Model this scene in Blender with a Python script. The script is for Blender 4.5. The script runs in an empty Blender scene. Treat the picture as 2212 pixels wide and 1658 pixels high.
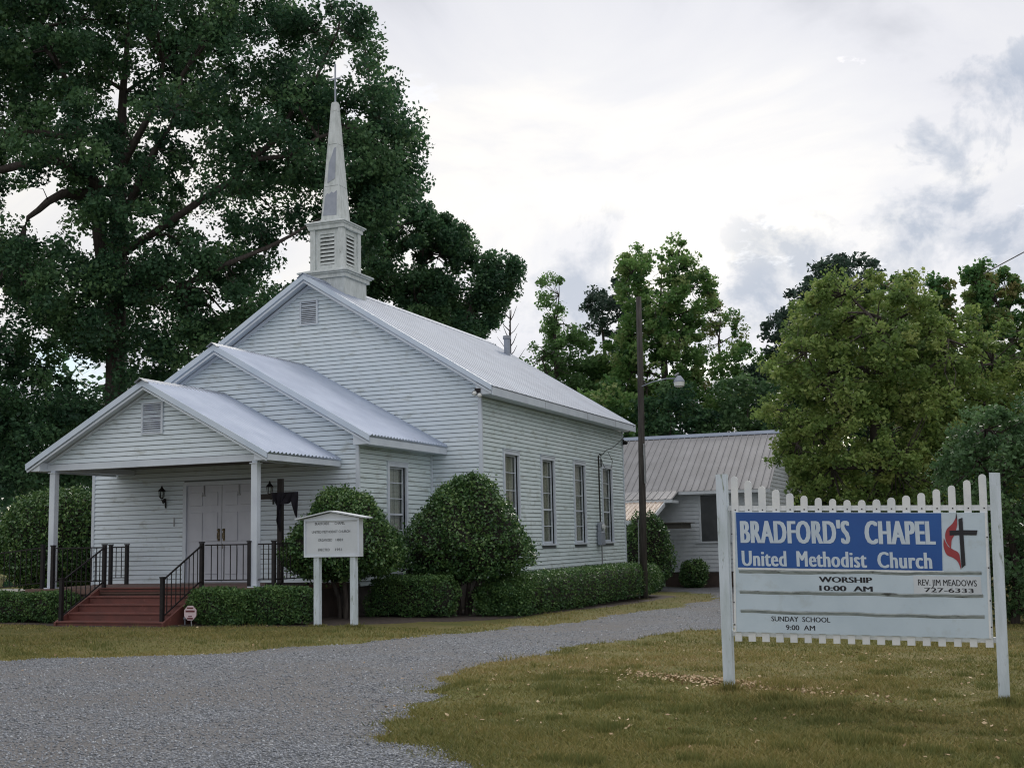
import bpy, math, random
import numpy as np
from mathutils import Matrix, Vector
random.seed(7); RNG = np.random.default_rng(11)
S = bpy.context.scene
COL = S.collection

# ------------------------------------------------------------------ camera
YAW, PITCH, ROLL = 0.37571, 0.12569, 0.02129
CAM = np.array([10.619, -24.997, 0.777])
cy_, sy_ = math.cos(YAW), math.sin(YAW)
FWD = np.array([-sy_, cy_, 0.0]); RGT = np.array([cy_, sy_, 0.0]); UP = np.array([0, 0, 1.0])
f2 = FWD*math.cos(PITCH)+UP*math.sin(PITCH); u2 = UP*math.cos(PITCH)-FWD*math.sin(PITCH)
cx_ = RGT*math.cos(ROLL)-u2*math.sin(ROLL); cyv = RGT*math.sin(ROLL)+u2*math.cos(ROLL)
cam = bpy.data.cameras.new('camera'); camo = bpy.data.objects.new('camera', cam); COL.objects.link(camo)
camo.matrix_world = Matrix(((cx_[0], cyv[0], -f2[0], CAM[0]), (cx_[1], cyv[1], -f2[1], CAM[1]),
                            (cx_[2], cyv[2], -f2[2], CAM[2]), (0, 0, 0, 1)))
cam.sensor_width = 36; cam.lens = 36*2661.1/2212*0.994; cam.clip_start = .05; cam.clip_end = 2000
S.camera = camo

# ------------------------------------------------------------------ world, sun, exposure
SUN_EL, SUN_AZ = math.radians(33), math.radians(-8)          # azimuth from +Y towards +X
sdir = Vector((math.sin(SUN_AZ)*math.cos(SUN_EL), math.cos(SUN_AZ)*math.cos(SUN_EL), math.sin(SUN_EL)))
W = bpy.data.worlds.new('World'); S.world = W; W.use_nodes = True
nt = W.node_tree; nt.nodes.clear()
def N(nt, t, **k):
    n = nt.nodes.new(t)
    for a, b in k.items(): setattr(n, a, b)
    return n
def L(nt, a, b): nt.links.new(a, b)
def math_n(nt, op, a, b=None, clamp=False):
    m = N(nt, 'ShaderNodeMath', operation=op, use_clamp=clamp)
    for i, v in enumerate((a, b)):
        if v is None: continue
        if isinstance(v, (int, float)): m.inputs[i].default_value = v
        else: L(nt, v, m.inputs[i])
    return m.outputs[0]
def ramp_n(nt, fac, stops):
    r = N(nt, 'ShaderNodeValToRGB'); e = r.color_ramp.elements
    while len(e) < len(stops): e.new(.5)
    for i, (p, c) in enumerate(stops):
        e[i].position = p; e[i].color = c if len(c) == 4 else (*c, 1)
    L(nt, fac, r.inputs[0]); return r.outputs[0]
def noise_n(nt, vec, scale, detail=4, rough=.55, dist=0):
    n = N(nt, 'ShaderNodeTexNoise'); n.inputs['Scale'].default_value = scale; n.inputs['Detail'].default_value = detail
    n.inputs['Roughness'].default_value = rough; n.inputs['Distortion'].default_value = dist
    if vec is not None: L(nt, vec, n.inputs['Vector'])
    return n.outputs['Fac']
def mix_n(nt, fac, a, b, bt='MIX'):
    m = N(nt, 'ShaderNodeMix', data_type='RGBA', blend_type=bt)
    for s, v in ((m.inputs[0], fac), (m.inputs[6], a), (m.inputs[7], b)):
        if isinstance(v, (int, float)): s.default_value = v
        elif isinstance(v, tuple): s.default_value = (*v[:3], 1)
        else: L(nt, v, s)
    return m.outputs[2]
tc = N(nt, 'ShaderNodeTexCoord'); gen = tc.outputs['Generated']
sky = N(nt, 'ShaderNodeTexSky', sky_type='NISHITA', sun_disc=False); sky.sun_elevation = SUN_EL; sky.sun_rotation = SUN_AZ
PATCHES = [((0.0223, 0.9696, 0.2435), 120, 0.42, (.33, .39, .49)), ((0.0117, 0.9605, 0.2779), 200, 0.30, (.33, .39, .49)), ((-0.1394, 0.9687, 0.2052), 300, 0.12, (.33, .39, .49)), ((-0.3197, 0.9262, 0.1998), 200, 0.05, (.33, .39, .49)), ((-0.2009, 0.9688, 0.1453), 260, 0.10, (.33, .39, .49))]      # grey-blue breaks low in the cloud
bg1 = N(nt, 'ShaderNodeBackground'); L(nt, sky.outputs[0], bg1.inputs[0]); bg1.inputs[1].default_value = .10
sep = N(nt, 'ShaderNodeSeparateXYZ'); L(nt, gen, sep.inputs[0])
den = math_n(nt, 'ADD', math_n(nt, 'MAXIMUM', sep.outputs[2], 0.0), .22)
comb = N(nt, 'ShaderNodeCombineXYZ'); L(nt, math_n(nt, 'DIVIDE', sep.outputs[0], den), comb.inputs[0])
L(nt, math_n(nt, 'DIVIDE', sep.outputs[1], den), comb.inputs[1]); comb.inputs[2].default_value = 3.7
pv = comb.outputs[0]
n1 = noise_n(nt, pv, 1.5, 8, .55, .8)
n2 = noise_n(nt, pv, .55, 3, .5, .3)
ccol = ramp_n(nt, math_n(nt, 'ADD', math_n(nt, 'MULTIPLY', n1, .55), math_n(nt, 'MULTIPLY', n2, .45)),
              [(.40, (.42, .44, .50)), (.47, (.60, .61, .66)), (.53, (.655, .66, .69)), (.62, (.815, .79, .745))])
vd = N(nt, 'ShaderNodeVectorMath', operation='DOT_PRODUCT'); L(nt, gen, vd.inputs[0]); gd = Vector((-.21, .95, .20)).normalized(); vd.inputs[1].default_value = gd
glow = math_n(nt, 'POWER', math_n(nt, 'MAXIMUM', vd.outputs['Value'], 0), 14)
ccol = mix_n(nt, math_n(nt, 'MULTIPLY', glow, .12), ccol, (1.0, .95, .86), 'ADD')
rough_n = ramp_n(nt, noise_n(nt, gen, 12, 7, .6, .25), [(.40, (0, 0, 0)), (.62, (1, 1, 1))])
for (dx, dy, dz), tight, dens, col_ in PATCHES:
    q = N(nt, 'ShaderNodeVectorMath', operation='DOT_PRODUCT'); L(nt, gen, q.inputs[0]); q.inputs[1].default_value = (dx, dy, dz)
    e_ = math_n(nt, 'ADD', math_n(nt, 'MULTIPLY', math_n(nt, 'SUBTRACT', q.outputs['Value'], 1), tight), math_n(nt, 'ADD', rough_n, dens))
    ccol = mix_n(nt, ramp_n(nt, e_, [(.35, (0, 0, 0)), (1.0, (.62, .62, .62))]), ccol, col_)
bg2 = N(nt, 'ShaderNodeBackground'); L(nt, ccol, bg2.inputs[0]); bg2.inputs[1].default_value = 1.0
n3 = noise_n(nt, pv, 1.9, 8, .6, .2)
mask = ramp_n(nt, math_n(nt, 'SUBTRACT', math_n(nt, 'ADD', n3, math_n(nt, 'MULTIPLY', sep.outputs[2], .35)), math_n(nt, 'MULTIPLY', sep.outputs[0], .0)),
              [(.41, (0, 0, 0)), (.49, (1, 1, 1))])
msh = N(nt, 'ShaderNodeMixShader'); L(nt, mask, msh.inputs[0]); L(nt, bg1.outputs[0], msh.inputs[1]); L(nt, bg2.outputs[0], msh.inputs[2])
wo = N(nt, 'ShaderNodeOutputWorld'); L(nt, msh.outputs[0], wo.inputs[0])
sl = bpy.data.lights.new('sun', 'SUN'); sl.energy = 1.5; sl.angle = math.radians(16); sl.color = (1, .95, .87)
so = bpy.data.objects.new('sun', sl); COL.objects.link(so); so.rotation_euler = sdir.to_track_quat('Z', 'Y').to_euler()
S.view_settings.view_transform = 'Standard'; S.view_settings.look = 'None'; S.view_settings.exposure = .30; S.view_settings.gamma = 1
S.view_settings.use_curve_mapping = False
S.render.engine = 'CYCLES'
S.cycles.pixel_filter_type = 'BLACKMAN_HARRIS'; S.cycles.filter_width = 1.15
S.cycles.max_bounces = 8; S.cycles.transparent_max_bounces = 8; S.cycles.diffuse_bounces = 6; S.cycles.glossy_bounces = 3

# ------------------------------------------------------------------ materials
def mat(name, c, rough=.6, c2=None, scale=3, stops=(.4, .65), bump=0, bscale=40, metal=0, stretch=(1, 1, 1), c3=None, s3=12, st3=(.6, .7),
        attr=None, spec=.5, transl=0, detail=5):
    m = bpy.data.materials.new(name); m.use_nodes = True; t = m.node_tree; b = t.nodes['Principled BSDF']
    tcn = N(t, 'ShaderNodeTexCoord'); mp = N(t, 'ShaderNodeMapping'); L(t, tcn.outputs['Object'], mp.inputs[0]); mp.inputs['Scale'].default_value = stretch
    v = mp.outputs[0]; col = tuple(c)
    if c2: col = mix_n(t, ramp_n(t, noise_n(t, v, scale, detail), [(stops[0], (0, 0, 0)), (stops[1], (1, 1, 1))]), tuple(c), tuple(c2))
    if c3: col = mix_n(t, ramp_n(t, noise_n(t, v, s3, 6, .65), [(st3[0], (0, 0, 0)), (st3[1], (1, 1, 1))]), col, tuple(c3))
    if attr:
        a = N(t, 'ShaderNodeAttribute', attribute_name='tint')
        r = ramp_n(t, a.outputs['Fac'], [(i/(len(attr)-1), q) for i, q in enumerate(attr)])
        col = mix_n(t, 1.0, r, col, 'MULTIPLY') if c2 else r
    if isinstance(col, tuple): b.inputs['Base Color'].default_value = (*col, 1)
    else: L(t, col, b.inputs['Base Color'])
    b.inputs['Roughness'].default_value = rough; b.inputs['Metallic'].default_value = metal
    b.inputs['Specular IOR Level'].default_value = spec
    if bump:
        bn = N(t, 'ShaderNodeBump'); bn.inputs['Strength'].default_value = bump; bn.inputs['Distance'].default_value = .02
        L(t, noise_n(t, v, bscale, 5, .6), bn.inputs['Height']); L(t, bn.outputs[0], b.inputs['Normal'])
    if transl:
        tr = N(t, 'ShaderNodeBsdfTranslucent'); mx = N(t, 'ShaderNodeMixShader'); mx.inputs[0].default_value = transl
        if isinstance(col, tuple): tr.inputs[0].default_value = (*col, 1)
        else: L(t, col, tr.inputs[0])
        L(t, b.outputs[0], mx.inputs[1]); L(t, tr.outputs[0], mx.inputs[2]); L(t, mx.outputs[0], t.nodes['Material Output'].inputs[0])
    return m
M = {}
M['siding'] = mat('white_siding', (.73, .81, .87), .55, (.65, .74, .80), .7, (.35, .7), .12, 25, stretch=(1, 1, 2), c3=(.40, .43, .40), s3=2.4, st3=(.55, .80))
M['siding_side'] = mat('mildewed_siding', (.71, .80, .82), .55, (.61, .71, .72), .8, (.35, .7), .12, 25, stretch=(1, 1, 3), c3=(.36, .40, .35), s3=2.2, st3=(.52, .80))
M['trim'] = mat('white_trim', (.66, .72, .79), .45, (.56, .61, .69), 2.2, (.4, .7), .08, 30)
M['rake'] = mat('rake_metal_trim', (.60, .68, .78), .35, (.52, .61, .73), 1.6, (.4, .7), .05, 30, metal=.1)
M['roof'] = mat('galvanised_roof', (.33, .38, .47), .7, (.27, .31, .39), 1.1, (.38, .68), .05, 9, metal=.05, spec=.3, c3=(.36, .35, .37), s3=2.5, st3=(.70, .85))
M['corr'] = mat('corrugated_roof', (.60, .66, .78), .34, (.50, .56, .68), 1.4, (.38, .68), .03, 9, metal=.75, c3=(.42, .42, .45), s3=2.5, st3=(.66, .85))
M['roof2'] = mat('annex_roof_metal', (.30, .295, .30), .6, (.36, .355, .365), 1.3, (.4, .7), .05, 9, metal=.15, c3=(.30, .25, .22), s3=3, st3=(.66, .85))
M['roof3'] = mat('rusted_tan_roof', (.66, .56, .48), .5, (.40, .29, .20), 5, (.42, .66), .05, 9, metal=.1, stretch=(6, .6, 1))
M['ridge'] = mat('ridge_cap_metal', (.36, .38, .42), .4, (.24, .25, .28), 5, (.4, .7), metal=.3)
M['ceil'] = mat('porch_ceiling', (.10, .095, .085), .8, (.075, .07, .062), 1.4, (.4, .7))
M['door'] = mat('white_door', (.56, .58, .64), .45, (.50, .52, .58), 3, (.4, .7), .03, 30)
M['red'] = mat('red_painted_concrete', (.165, .054, .043), .65, (.115, .043, .036), 3.5, (.38, .66), .25, 60, c3=(.28, .12, .10), s3=9, st3=(.62, .78))
M['brown'] = mat('brown_brick', (.085, .06, .05), .85, (.055, .042, .038), 6, (.4, .7), .3, 40)
M['deck'] = mat('porch_floor', (.17, .10, .08), .7, (.13, .085, .07), 3, (.4, .7), .15, 40)
M['found'] = mat('foundation_block', (.16, .14, .13), .9, (.10, .09, .085), 4, (.4, .7), .4, 30)
M['iron'] = mat('black_iron', (.010, .009, .011), .5, (.02, .016, .016), 14, (.4, .7), spec=.3)
M['black'] = mat('black_cloth', (.006, .005, .009), .95, (.012, .010, .018), 8, (.4, .7))
M['wood'] = mat('dark_stained_wood', (.018, .015, .014), .8, (.03, .025, .022), 9, (.4, .7), .3, 30, stretch=(4, 4, .6))
M['pole'] = mat('weathered_pole', (.040, .034, .033), .85, (.085, .080, .070), 5, (.4, .68), .5, 30, stretch=(5, 5, .35))
M['weath'] = mat('weathered_white_wood', (.66, .70, .70), .6, (.50, .54, .53), 5, (.36, .66), .3, 30, stretch=(2, 2, .7), c3=(.20, .19, .18), s3=11, st3=(.64, .72))
M['signwood'] = mat('peeling_post_paint', (.64, .71, .78), .6, (.50, .57, .60), 4, (.38, .66), .3, 30, stretch=(3, 3, .5), c3=(.26, .30, .25), s3=7, st3=(.60, .68))
M['picket'] = mat('white_picket_paint', (.78, .79, .79), .5, (.66, .69, .71), 5, (.38, .7), .15, 30)
M['board'] = mat('white_sign_board', (.58, .68, .76), .45, (.50, .60, .68), 2, (.38, .68), .03, 20, c3=(.44, .50, .52), s3=5, st3=(.56, .80))
M['blue'] = mat('blue_banner', (.012, .075, .30), .35, (.016, .10, .36), 1.6, (.35, .7), .03, 8)
M['letter'] = mat('silver_white_lettering', (.60, .68, .76), .45, (.52, .61, .70), 6, (.4, .7))
M['ink'] = mat('black_lettering', (.010, .010, .014), .5)
M['flame'] = mat('red_flame_print', (.36, .045, .05), .5, (.28, .035, .04), 6, (.4, .7))
M['channel'] = mat('letter_track', (.20, .23, .23), .5, (.34, .38, .38), 9, (.35, .65), stretch=(1, 1, 6), c3=(.06, .065, .06), s3=5, st3=(.58, .68))
M['bare'] = mat('bare_grey_metal', (.33, .36, .42), .5, (.27, .30, .36), 6, (.4, .7), metal=.2)
M['grey'] = mat('grey_metal', (.30, .31, .32), .45, (.24, .25, .26), 6, (.4, .7), metal=.4)
M['wire'] = mat('black_wire', (.012, .012, .012), .6)
M['lens'] = mat('frosted_lamp_lens', (.72, .74, .72), .25)
M['brass'] = mat('old_brass', (.22, .17, .09), .35, (.06, .05, .04), 30, (.4, .6), metal=.8)
M['curtain'] = mat('window_curtain', (.58, .56, .50), .9, (.36, .36, .32), 2.2, (.40, .60), stretch=(3, 3, .3))
M['backing'] = mat('dark_wall_backing', (.19, .21, .22), .9)  # coloured dark so the gaps between boards read as lap shadow lines
M['dark'] = mat('dark_interior', (.03, .03, .03), .9)
M['bark'] = mat('bark', (.045, .036, .032), .9, (.085, .072, .062), 5, (.4, .7), .6, 20, stretch=(3, 3, .6))
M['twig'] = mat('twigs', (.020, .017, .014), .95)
M['stonem'] = mat('gravel_stone', (.5, .5, .5), .85, attr=[(.09, .10, .11), (.20, .215, .24), (.33, .35, .385), (.62, .64, .67)])
M['mulch'] = mat('dark_mulch', (.045, .034, .028), .95, (.085, .062, .05), 9, (.4, .65), .6, 50)
M['litter'] = mat('dry_leaf', (.5, .4, .25), .8, attr=[(.26, .17, .09), (.44, .30, .17), (.62, .48, .30)])
M['white'] = mat('white_paint', (.62, .66, .70), .5, (.54, .58, .62), 4, (.4, .7))
M['pink'] = mat('faded_pink_sign', (.66, .54, .58), .5, (.58, .44, .48), 9, (.4, .7))
M['wine'] = mat('dark_red_print', (.13, .025, .035), .5)
M['concrete'] = mat('pale_concrete', (.36, .35, .33), .9, (.28, .27, .25), 3, (.4, .7), .3, 40)
def leafm(name, cols, tr=.25, rough=.5, spec=.35): return mat(name, cols[0], rough, attr=cols, transl=tr, spec=spec)
M['oakleaf'] = leafm('oak_leaves', [(0.029, 0.075, 0.042), (0.049, 0.120, 0.059), (0.079, 0.168, 0.073), (0.122, 0.224, 0.090)], .38)
M['tulipleaf'] = leafm('bright_green_leaves', [(0.069, 0.155, 0.053), (0.121, 0.250, 0.070), (0.190, 0.328, 0.097), (0.310, 0.380, 0.150)], .45)
M['paleleaf'] = leafm('pale_green_leaves', [(0.083, 0.165, 0.062), (0.149, 0.281, 0.097), (0.215, 0.363, 0.132)], .5)
M['darkleaf'] = leafm('dark_needles', [(0.033, 0.064, 0.050), (0.054, 0.098, 0.069), (0.078, 0.131, 0.092)], .3)
M['mapleleaf'] = leafm('olive_leaves', [(0.110, 0.182, 0.054), (0.173, 0.269, 0.076), (0.246, 0.343, 0.095), (0.346, 0.408, 0.135)], .42)
M['stemleaf'] = leafm('reddish_green_leaves', [(0.058, 0.151, 0.058), (0.101, 0.227, 0.072), (0.158, 0.265, 0.082), (0.245, 0.227, 0.091)], .4)
M['bluleaf'] = leafm('bluish_green_leaves', [(0.060, 0.125, 0.056), (0.091, 0.175, 0.074), (0.129, 0.225, 0.088)], .35)
M['holly'] = leafm('holly_leaves', [(0.032, 0.081, 0.032), (0.061, 0.137, 0.047), (0.113, 0.209, 0.061), (0.225, 0.322, 0.112)], .15, .35, .5)
M['boxleaf'] = leafm('box_hedge_leaves', [(0.036, 0.089, 0.037), (0.064, 0.141, 0.047), (0.105, 0.193, 0.056), (0.153, 0.250, 0.075)], .15)
M['grassb'] = leafm('grass_blades', [(0.138, 0.154, 0.050), (0.218, 0.204, 0.066), (0.299, 0.248, 0.094), (0.414, 0.319, 0.165)], .2, .7, .2)
def glass_mat():
    m = bpy.data.materials.new('window_glass'); m.use_nodes = True; t = m.node_tree; t.nodes.clear()
    a = N(t, 'ShaderNodeBsdfTransparent'); a.inputs[0].default_value = (.88, .90, .88, 1); g = N(t, 'ShaderNodeBsdfGlossy'); g.inputs['Roughness'].default_value = .08
    lw = N(t, 'ShaderNodeLayerWeight'); lw.inputs[0].default_value = .25
    mx = N(t, 'ShaderNodeMixShader'); L(t, math_n(t, 'ADD', math_n(t, 'MULTIPLY', lw.outputs['Facing'], .22), .05), mx.inputs[0])
    L(t, a.outputs[0], mx.inputs[1]); L(t, g.outputs[0], mx.inputs[2])
    o = N(t, 'ShaderNodeOutputMaterial'); L(t, mx.outputs[0], o.inputs[0]); return m
M['glass'] = glass_mat()
def lawn_mat():
    m = bpy.data.materials.new('lawn'); m.use_nodes = True; t = m.node_tree; b = t.nodes['Principled BSDF']
    v = N(t, 'ShaderNodeTexCoord').outputs['Object']
    c = mix_n(t, ramp_n(t, noise_n(t, v, .35, 5, .6), [(.38, (0, 0, 0)), (.62, (1, 1, 1))]), (.17, .175, .055), (.24, .19, .085))
    c = mix_n(t, ramp_n(t, noise_n(t, v, 1.7, 6, .65), [(.45, (0, 0, 0)), (.72, (1, 1, 1))]), c, (.125, .15, .045))
    c = mix_n(t, ramp_n(t, noise_n(t, v, 28, 4, .7), [(.40, (0, 0, 0)), (.68, (1, 1, 1))]), c, (.085, .080, .035))
    c = mix_n(t, ramp_n(t, noise_n(t, v, 60, 3, .7), [(.62, (0, 0, 0)), (.75, (1, 1, 1))]), c, (.34, .27, .15))
    L(t, c, b.inputs['Base Color']); b.inputs['Roughness'].default_value = .95; b.inputs['Specular IOR Level'].default_value = .1
    bn = N(t, 'ShaderNodeBump'); bn.inputs['Strength'].default_value = .7; bn.inputs['Distance'].default_value = .03
    L(t, noise_n(t, v, 30, 6, .7), bn.inputs['Height']); L(t, bn.outputs[0], b.inputs['Normal']); return m
M['lawn'] = lawn_mat()
def gravel_mat():
    m = bpy.data.materials.new('gravel'); m.use_nodes = True; t = m.node_tree; b = t.nodes['Principled BSDF']
    v = N(t, 'ShaderNodeTexCoord').outputs['Object']
    vo = N(t, 'ShaderNodeTexVoronoi'); vo.inputs['Scale'].default_value = 46; L(t, v, vo.inputs['Vector'])
    sp = N(t, 'ShaderNodeSeparateColor'); L(t, vo.outputs['Color'], sp.inputs[0])
    c = ramp_n(t, sp.outputs[0], [(0, (.11, .12, .135)), (.45, (.215, .23, .26)), (.85, (.33, .35, .385)), (1, (.50, .52, .55))])
    c = mix_n(t, ramp_n(t, vo.outputs['Distance'], [(.30, (0, 0, 0)), (.75, (1, 1, 1))]), c, (.065, .068, .072))
    c = mix_n(t, ramp_n(t, noise_n(t, v, .55, 5, .6), [(.40, (0, 0, 0)), (.62, (.85, .85, .85))]), c, (.155, .148, .145))
    L(t, c, b.inputs['Base Color']); b.inputs['Roughness'].default_value = .9; b.inputs['Specular IOR Level'].default_value = .2
    bn = N(t, 'ShaderNodeBump'); bn.inputs['Strength'].default_value = .8; bn.inputs['Distance'].default_value = .02; bn.invert = True
    L(t, vo.outputs['Distance'], bn.inputs['Height']); L(t, bn.outputs[0], b.inputs['Normal']); return m
M['gravel'] = gravel_mat()

# ------------------------------------------------------------------ helpers
def tag(o, label=None, cat=None, group=None, kind=None):
    if label: o['label'] = label
    if cat: o['category'] = cat
    if group: o['group'] = group
    if kind: o['kind'] = kind
    return o
def empty(name, loc=(0, 0, 0), **k):
    o = bpy.data.objects.new(name, None); COL.objects.link(o); o.location = loc; o.empty_display_size = .2
    return tag(o, **k)
def link(name, me, parent=None, **k):
    o = bpy.data.objects.new(name, me); COL.objects.link(o)
    if parent is not None:
        o.parent = parent
        w = parent.location.copy(); q = parent.parent
        while q is not None: w += q.location; q = q.parent
        o.location = -w          # builders work in world coordinates; parents are unrotated
    return tag(o, **k)
def fast(name, V, F, m, tint=None, smooth=False):
    """V (n,3) floats, F (k,3|4) ints"""
    V = np.asarray(V, np.float32); F = np.asarray(F, np.int32); k, c = F.shape
    me = bpy.data.meshes.new(name); me.vertices.add(len(V)); me.vertices.foreach_set('co', V.ravel())
    me.loops.add(k*c); me.loops.foreach_set('vertex_index', F.ravel())
    me.polygons.add(k); me.polygons.foreach_set('loop_start', np.arange(0, k*c, c, dtype=np.int32))
    if smooth: me.polygons.foreach_set('use_smooth', np.ones(k, bool))
    if tint is not None:
        a = me.attributes.new('tint', 'FLOAT', 'FACE'); a.data.foreach_set('value', np.asarray(tint, np.float32))
    me.update(calc_edges=True); me.validate(); me.materials.append(m); return me
class B:
    """collects solids into one mesh"""
    def __init__(s): s.v = []; s.f = []; s.mi = []
    def add(s, v, f, mi=0):
        n = len(s.v); s.v += [tuple(map(float, q)) for q in v]; s.f += [tuple(i+n for i in q) for q in f]; s.mi += [mi]*len(f); return s
    def box(s, a, b, mi=0):
        (x0, y0, z0), (x1, y1, z1) = a, b
        x0, x1 = min(x0, x1), max(x0, x1); y0, y1 = min(y0, y1), max(y0, y1); z0, z1 = min(z0, z1), max(z0, z1)
        return s.add([(x0, y0, z0), (x1, y0, z0), (x1, y1, z0), (x0, y1, z0), (x0, y0, z1), (x1, y0, z1), (x1, y1, z1), (x0, y1, z1)],
                     [(0, 3, 2, 1), (4, 5, 6, 7), (0, 1, 5, 4), (1, 2, 6, 5), (2, 3, 7, 6), (3, 0, 4, 7)], mi)
    def prism(s, pts, d, mi=0):
        """polygon pts (3D) extruded along d"""
        n = len(pts); d = Vector(d); q = [Vector(p) for p in pts]; v = q+[p+d for p in q]
        return s.add(v, [tuple(range(n))[::-1], tuple(range(n, 2*n))]+[(i, (i+1) % n, n+(i+1) % n, n+i) for i in range(n)], mi)
    def tube(s, pts, r, n=8, mi=0, caps=True):
        pts = [Vector(p) for p in pts]; rs = r if isinstance(r, (list, tuple)) else [r]*len(pts); rings = []
        for i, p in enumerate(pts):
            d = (pts[min(i+1, len(pts)-1)]-pts[max(i-1, 0)])
            d = d.normalized() if d.length > 1e-9 else Vector((0, 0, 1))
            a = d.cross(Vector((0, 0, 1)) if abs(d.z) < .9 else Vector((1, 0, 0))).normalized(); b = d.cross(a)
            rings.append([p+(a*math.cos(t)+b*math.sin(t))*rs[i] for t in [2*math.pi*(k+.5)/n for k in range(n)]])
        v = [q for g in rings for q in g]
        f = [(i*n+k, i*n+(k+1) % n, (i+1)*n+(k+1) % n, (i+1)*n+k) for i in range(len(pts)-1) for k in range(n)]
        if caps: f += [tuple(range(n))[::-1], tuple(range((len(pts)-1)*n, len(pts)*n))]
        return s.add(v, f, mi)
    def sphere(s, c, r, n=10, m=7, mi=0, sc=(1, 1, 1)):
        v = []; f = []
        for i in range(m+1):
            th = math.pi*i/m
            for k in range(n): v.append((c[0]+r*sc[0]*math.sin(th)*math.cos(2*math.pi*k/n), c[1]+r*sc[1]*math.sin(th)*math.sin(2*math.pi*k/n), c[2]+r*sc[2]*math.cos(th)))
        for i in range(m):
            for k in range(n): f.append((i*n+k, (i+1)*n+k, (i+1)*n+(k+1) % n, i*n+(k+1) % n))
        return s.add(v, f, mi)
    def make(s, name, m, parent=None, bevel=0, smooth=False, **k):
        me = bpy.data.meshes.new(name); me.from_pydata(s.v, [], s.f)
        for q in (m if isinstance(m, (list, tuple)) else [m]): me.materials.append(q)
        if any(s.mi): me.polygons.foreach_set('material_index', s.mi)
        if smooth: me.polygons.foreach_set('use_smooth', [True]*len(s.f))
        me.update()
        import bmesh
        bm = bmesh.new(); bm.from_mesh(me); bmesh.ops.recalc_face_normals(bm, faces=bm.faces)
        if bevel: bmesh.ops.bevel(bm, geom=[e for e in bm.edges], offset=bevel, segments=1, affect='EDGES', clamp_overlap=True)
        bm.to_mesh(me); bm.free()
        return link(name, me, parent, **k)
def G(x, y):
    x = np.asarray(x, float); y = np.asarray(y, float)
    return -.63-.0219*(np.clip(x, -1.5, 14)+1)-.0136*(np.clip(y, -30, 14)+6.5)
def vnoise(x, y, s, seed=0):
    """cheap smooth value noise"""
    r = np.random.default_rng(seed).random((64, 64)); x = np.asarray(x)*s+31.7; y = np.asarray(y)*s+17.3
    xi = np.floor(x).astype(int); yi = np.floor(y).astype(int); fx = x-xi; fy = y-yi; fx = fx*fx*(3-2*fx); fy = fy*fy*(3-2*fy)
    g = lambda i, j: r[i % 64, j % 64]
    return (g(xi, yi)*(1-fx)+g(xi+1, yi)*fx)*(1-fy)+(g(xi, yi+1)*(1-fx)+g(xi+1, yi+1)*fx)*fy
def inpoly(px, py, poly):
    px = np.asarray(px); py = np.asarray(py); c = np.zeros(px.shape, bool); n = len(poly)
    for i in range(n):
        x0, y0 = poly[i]; x1, y1 = poly[(i+1) % n]
        if y0 == y1: continue
        t = ((y0 > py) != (y1 > py)) & (px < (x1-x0)*(py-y0)/(y1-y0)+x0); c ^= t
    return c
def polydist(px, py, poly):
    d = np.full(np.shape(px), 1e9)
    for i in range(len(poly)):
        a = np.array(poly[i]); b = np.array(poly[(i+1) % len(poly)]); e = b-a; L2 = max(e@e, 1e-9)
        t = np.clip(((px-a[0])*e[0]+(py-a[1])*e[1])/L2, 0, 1)
        d = np.minimum(d, np.hypot(px-a[0]-t*e[0], py-a[1]-t*e[1]))
    return d
def leaves(P, size, up=.5, aspect=.62, jit=.35, rng=RNG):
    """one folded-free rhombus per point, random attitude -> V,F"""
    n = len(P); nr = rng.normal(size=(n, 3)); nr[:, 2] = np.abs(nr[:, 2])*1.0+up; nr /= np.linalg.norm(nr, axis=1)[:, None]
    a = np.cross(nr, rng.normal(size=(n, 3))); a /= np.linalg.norm(a, axis=1)[:, None]+1e-9; b = np.cross(nr, a)
    s = size*(1+jit*rng.uniform(-1, 1, n))[:, None]
    a = a*s*.5; b = b*s*.5*aspect
    V = np.stack([P-a, P+b-a*.1, P+a, P-b-a*.1], 1).reshape(-1, 3); F = np.arange(4*n).reshape(n, 4)
    return V, F

# ------------------------------------------------------------------ ground
EDGE_UP = [(-40, -40), (-40, -15.8), (-9, -15.6), (-4.5, -14.7), (-.6, -13.2), (.5, -12.1), (1.8, -10), (2.45, -6.8), (3.1, -3), (3.55, 1), (3.45, 6.3), (3.0, 9.8), (1.5, 12.3), (-3, 12.6), (-3, 15.9), (9, 15.9), (8.8, 6)]
EDGE_LO = [(6.6, 0), (6.0, -3.9), (5.4, -6.3), (4.98, -9.4), (4.85, -12), (5.0, -13.5), (5.6, -15.1), (6.5, -16.75), (7.35, -17.9), (9.4, -18.3), (12, -17.9), (16, -18.4), (40, -21), (40, -40)]
DRIVE = EDGE_UP+EDGE_LO
def grid(x0, x1, y0, y1, st):
    xs = np.arange(x0, x1+1e-6, st); ys = np.arange(y0, y1+1e-6, st); X, Y = np.meshgrid(xs, ys); nx, ny = len(xs), len(ys)
    i = np.arange((nx-1)*(ny-1)); r = i//(nx-1); c = i % (nx-1); a = r*nx+c
    return X.ravel(), Y.ravel(), np.stack([a, a+1, a+nx+1, a+nx], 1)
def uneven(x, y): return (vnoise(x, y, .45, 3)-.5)*.05+(vnoise(x, y, 1.7, 4)-.5)*.018
xs = np.r_[-400, -200, -100, -60, np.arange(-40, 40.1, .4), 60, 100, 200, 400]; ys = np.r_[-100, -60, np.arange(-36, 40.1, .4), 60, 100, 200, 400]
X, Y = np.meshgrid(xs, ys); X = X.ravel(); Y = Y.ravel(); nx, ny = len(xs), len(ys)
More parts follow.
